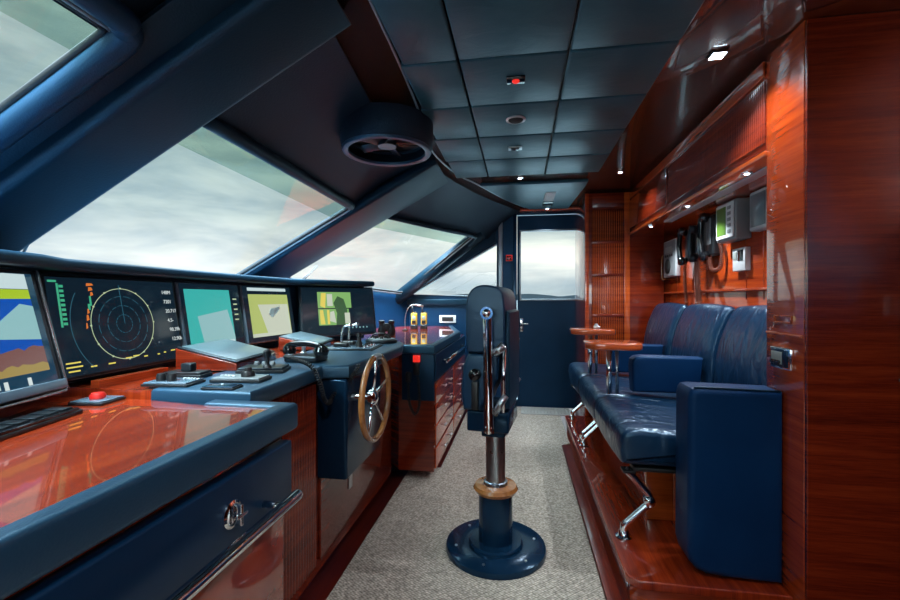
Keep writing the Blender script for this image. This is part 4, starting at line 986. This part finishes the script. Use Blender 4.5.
# ------------------------------------------------------------------ helm chair
HX, HY = -.115, 2.06
t = thing('helm_chair', 'blue leather helm chair with chrome arm on a round floor pedestal in the aisle', 'helm chair', (HX, HY, .011))
c0 = V((HX, HY, 0))
b = B(); lathe(b, [(.236, .0115), (.238, .022), (.234, .036), (.226, .040), (.128, .040), (.127, .050), (.120, .056), (.082, .057)], c0, seg=64); bs = obj('base_plate', b, 'paint_navy_gloss', t)
for k in range(6):
    a = 2*math.pi*k/6+.3; b = B(); lathe(b, [(.007, .0402), (.006, .044)], c0+V((.19*math.cos(a), .19*math.sin(a), 0)), seg=12); obj('bolt', b, 'alu', bs)
b = B(); lathe(b, [(.080, .0572), (.080, .285)], c0, seg=48); obj('sleeve', b, 'paint_navy_gloss', t)
b = B(); lathe(b, [(.078, .2853), (.098, .288), (.106, .303), (.098, .318), (.060, .322)], c0, seg=48); obj('wooden_collar', b, 'wood_rim', t)
b = B(); lathe(b, [(.058, .3223), (.056, .335), (.046, .338), (.046, .56), (.062, .562), (.062, .60), (.05, .604)], c0, seg=40); obj('column', b, 'steel_brushed', t)
ch = t; ROT = math.radians(-7)
MC = Matrix.Translation((HX, HY, 0)) @ Matrix.Rotation(ROT, 4, 'Z') @ Matrix.Translation((-HX, -HY, 0))
def cp(name, bm, mat, par=None, lab=None): bm.transform(MC); return obj(name, bm, mat, par or ch, lab)
b = B(); box(b, HX-.105, HX+.085, HY-.15, HY+.15, .605, .70, .010); box(b, HX-.055, HX+.055, HY-.07, HY+.07, .56, .6045, .008); cp('carriage', b, 'paint_navy_gloss')
# backrest: padded headrest over lower pad
b = B(); prism(b, dense([(-.092, .965), (-.098, 1.0), (-.100, 1.09), (-.098, 1.17), (-.088, 1.222), (-.06, 1.252), (-.02, 1.262), (.03, 1.255), (.058, 1.235), (.071, 1.19), (.073, 1.09), (.072, 1.0), (.066, .965)], 3), 'y', HY-.19, HY+.19, bev=.028, seg=5, M=Matrix.Translation((HX-.0, 0, 0)))
cp('headrest', b, 'leather_chair')
b = B(); prism(b, [(-.115, .705), (-.128, .78), (-.118, .90), (-.092, .962), (.05, .962), (.045, .85), (-.02, .74), (-.03, .705)], 'y', HY-.18, HY+.18, bev=.022, seg=4, M=Matrix.Translation((HX, 0, 0)))
cp('folded_seat', b, 'leather_chair')
b = B(); prism(b, [(.053, .72), (.055, .962), (.070, .964), (.076, 1.15), (.092, 1.14), (.092, .72)], 'y', HY-.165, HY+.165, bev=.008, M=Matrix.Translation((HX, 0, 0)))
cp('back_shell', b, 'leather_navy')
for s_ in (-1, 1):
    y = HY+s_*.222
    b = B(); tube(b, smooth_path([(HX+.005, y, 1.145), (HX+.005, y, 1.12), (HX+.008, y, .95), (HX+.010, y, .80), (HX+.012, y, .63)], 6), [.022]*25, 14)
    cyl(b, (HX+.005, y-.024, 1.14), (HX+.005, y+.024, 1.14), .027, 24); ball(b, (HX+.005, y+s_*.012, 1.14), .022)
    cyl(b, (HX+.012, y-.02, .645), (HX+.012, y+.02, .645), .018, 20)
    cp('arm_tube', b, 'chrome')
    b = B(); tube(b, [(HX+.035, y, .965), (HX+.075, y, 1.005)], .018, 14); cp('arm_pad', b, 'steel_brushed')
    b = B(); tube(b, [(HX+.035, y, .71), (HX+.082, y, .79)], .015, 14); cp('arm_pad', b, 'steel_brushed')
    b = B(); tube(b, [(HX+.072, y, .72), (HX+.078, y, 1.0)], .008, 10); cp('support_rod', b, 'chrome')
    b = B(); cyl(b, (HX-.055, HY+s_*.181, .870), (HX-.055, HY+s_*.213, .870), .026, 24); cp('recline_knob', b, 'black_gloss')
    b = B(); box(b, HX-.070, HX-.040, HY+s_*.20-.008, HY+s_*.20+.008, .715, .84, .004); cp('recline_lever', b, 'black_plastic')

# ------------------------------------------------------------------ outside
b = B(); box(b, -3000, 3000, -3000, 3000, -3.2, -3.0); o = obj('sea', b, 'sea', smooth=False); o['kind'] = 'structure'
b = B(); pts = []
n = 90
for i in range(n+1):
    x = -900+2200*i/n; h = 7+9*abs(math.sin(i*.37))+4*abs(math.sin(i*.11+1))*random.uniform(.6, 1.1)
    pts.append((x, h))
prism(b, [(-900, -3)]+pts+[(1300, -3)], 'y', 1500, 1700); o = obj('hills', b, 'hills', smooth=False); o['kind'] = 'structure'
# wiper arms outside the glass
def wiper(label, p0, p1):
    t = thing('windshield_wiper', label, 'wiper', p0, 0, 'wipers outside the windshield')
    p0, p1 = V(p0), V(p1); q = V((0, .035, 0))
    b = B(); tube(b, [p0, p1], .006, 8); tube(b, [p0+q, p1+q], .006, 8); obj('arm', b, 'black_plastic', t)
    b = B(); lathe(b, [(.03, -.01), (.03, .03)], p0+q/2, seg=16); obj('pivot', b, 'black_plastic', t)
def PO(x, y): p = P(x, y, -.05); return (p.x, p.y, p.z)
wiper('thin double wiper arm outside the main pane, rising beside the sonar monitor', PO(-2.20, 1.56), PO(-1.93, 1.44))
wiper('thin double wiper arm outside the corner pane, above the camera monitor', (-2.13, 3.75, 1.27), (-1.93, 3.86, 1.52))

# ------------------------------------------------------------------ sky
w = bpy.data.worlds.new('sky'); SC.world = w; w.use_nodes = True; nt = w.node_tree; nt.nodes.clear()
N = nt.nodes.new; L = nt.links.new
out = N('ShaderNodeOutputWorld'); bg = N('ShaderNodeBackground'); L(bg.outputs[0], out.inputs[0])
tc = N('ShaderNodeTexCoord'); sx = N('ShaderNodeSeparateXYZ'); L(tc.outputs['Generated'], sx.inputs[0])
mp = N('ShaderNodeMapping'); mp.inputs['Scale'].default_value = (2.2, 2.2, 10); L(tc.outputs['Generated'], mp.inputs[0])
nz = N('ShaderNodeTexNoise'); nz.inputs['Scale'].default_value = 1.5; nz.inputs['Detail'].default_value = 6; nz.inputs['Roughness'].default_value = .55; nz.inputs['Distortion'].default_value = .4; L(mp.outputs[0], nz.inputs['Vector'])
gr = N('ShaderNodeValToRGB'); e = gr.color_ramp.elements
e[0].position = 0; e[0].color = (.26, .29, .30, 1); e[1].position = 1; e[1].color = (5.5, 6.5, 7.3, 1)
for p_, c_ in ((.03, (.25, .29, .31)), (.07, (.46, .455, .43)), (.12, (.38, .395, .375)), (.17, (.25, .29, .285)), (.28, (.19, .24, .235)), (.50, (.165, .215, .21)), (.64, (1.2, 1.5, 1.6)), (.78, (4.6, 5.5, 6.2))):  # high stops raised beyond the view as added fill light
    k = e.new(p_); k.color = (*c_, 1)
L(sx.outputs['Z'], gr.inputs[0])
cr = N('ShaderNodeValToRGB'); cr.color_ramp.elements[0].position = .38; cr.color_ramp.elements[0].color = (.62, .69, .75, 1); cr.color_ramp.elements[1].position = .65; cr.color_ramp.elements[1].color = (1.12, 1.10, 1.06, 1)
L(nz.outputs['Fac'], cr.inputs[0])
mx = N('ShaderNodeMix'); mx.data_type = 'RGBA'; mx.blend_type = 'MULTIPLY'; mx.inputs[0].default_value = 1; L(gr.outputs[0], mx.inputs[6]); L(cr.outputs[0], mx.inputs[7]); 
# sky brightened over the stern and behind the camera, unseen, as added interior fill
az = N('ShaderNodeVectorMath'); az.operation = 'DOT_PRODUCT'; L(tc.outputs['Generated'], az.inputs[0]); az.inputs[1].default_value = (.62, -.75, .22)
ar = N('ShaderNodeMapRange'); ar.interpolation_type = 'SMOOTHSTEP'; ar.inputs['From Min'].default_value = .0; ar.inputs['From Max'].default_value = .8; ar.inputs['To Min'].default_value = 1; ar.inputs['To Max'].default_value = 9.0
L(az.outputs['Value'], ar.inputs['Value'])
m3 = N('ShaderNodeVectorMath'); m3.operation = 'SCALE'; L(mx.outputs[2], m3.inputs[0]); L(ar.outputs['Result'], m3.inputs['Scale']); L(m3.outputs[0], bg.inputs['Color'])
bg.inputs['Strength'].default_value = 1.0

# ------------------------------------------------------------------ camera
cam = bpy.data.cameras.new('camera'); co = bpy.data.objects.new('camera', cam); COL.objects.link(co)
co.location = (0, 0, 1.2); co.rotation_euler = (math.radians(90), 0, math.atan(70/430)); cam.sensor_width = 36; cam.lens = 36*430/900; cam.clip_start = .02; cam.clip_end = 6000
cam.shift_y = -1/900
SC.camera = co
SC.view_settings.view_transform = 'Standard'; SC.view_settings.look = 'None'; SC.view_settings.gamma = 1; SC.view_settings.exposure = 1.38
SC.cycles.use_denoising = True
SC.cycles.max_bounces = 8; SC.cycles.transparent_max_bounces = 12
SC.cycles.sample_clamp_indirect = 6
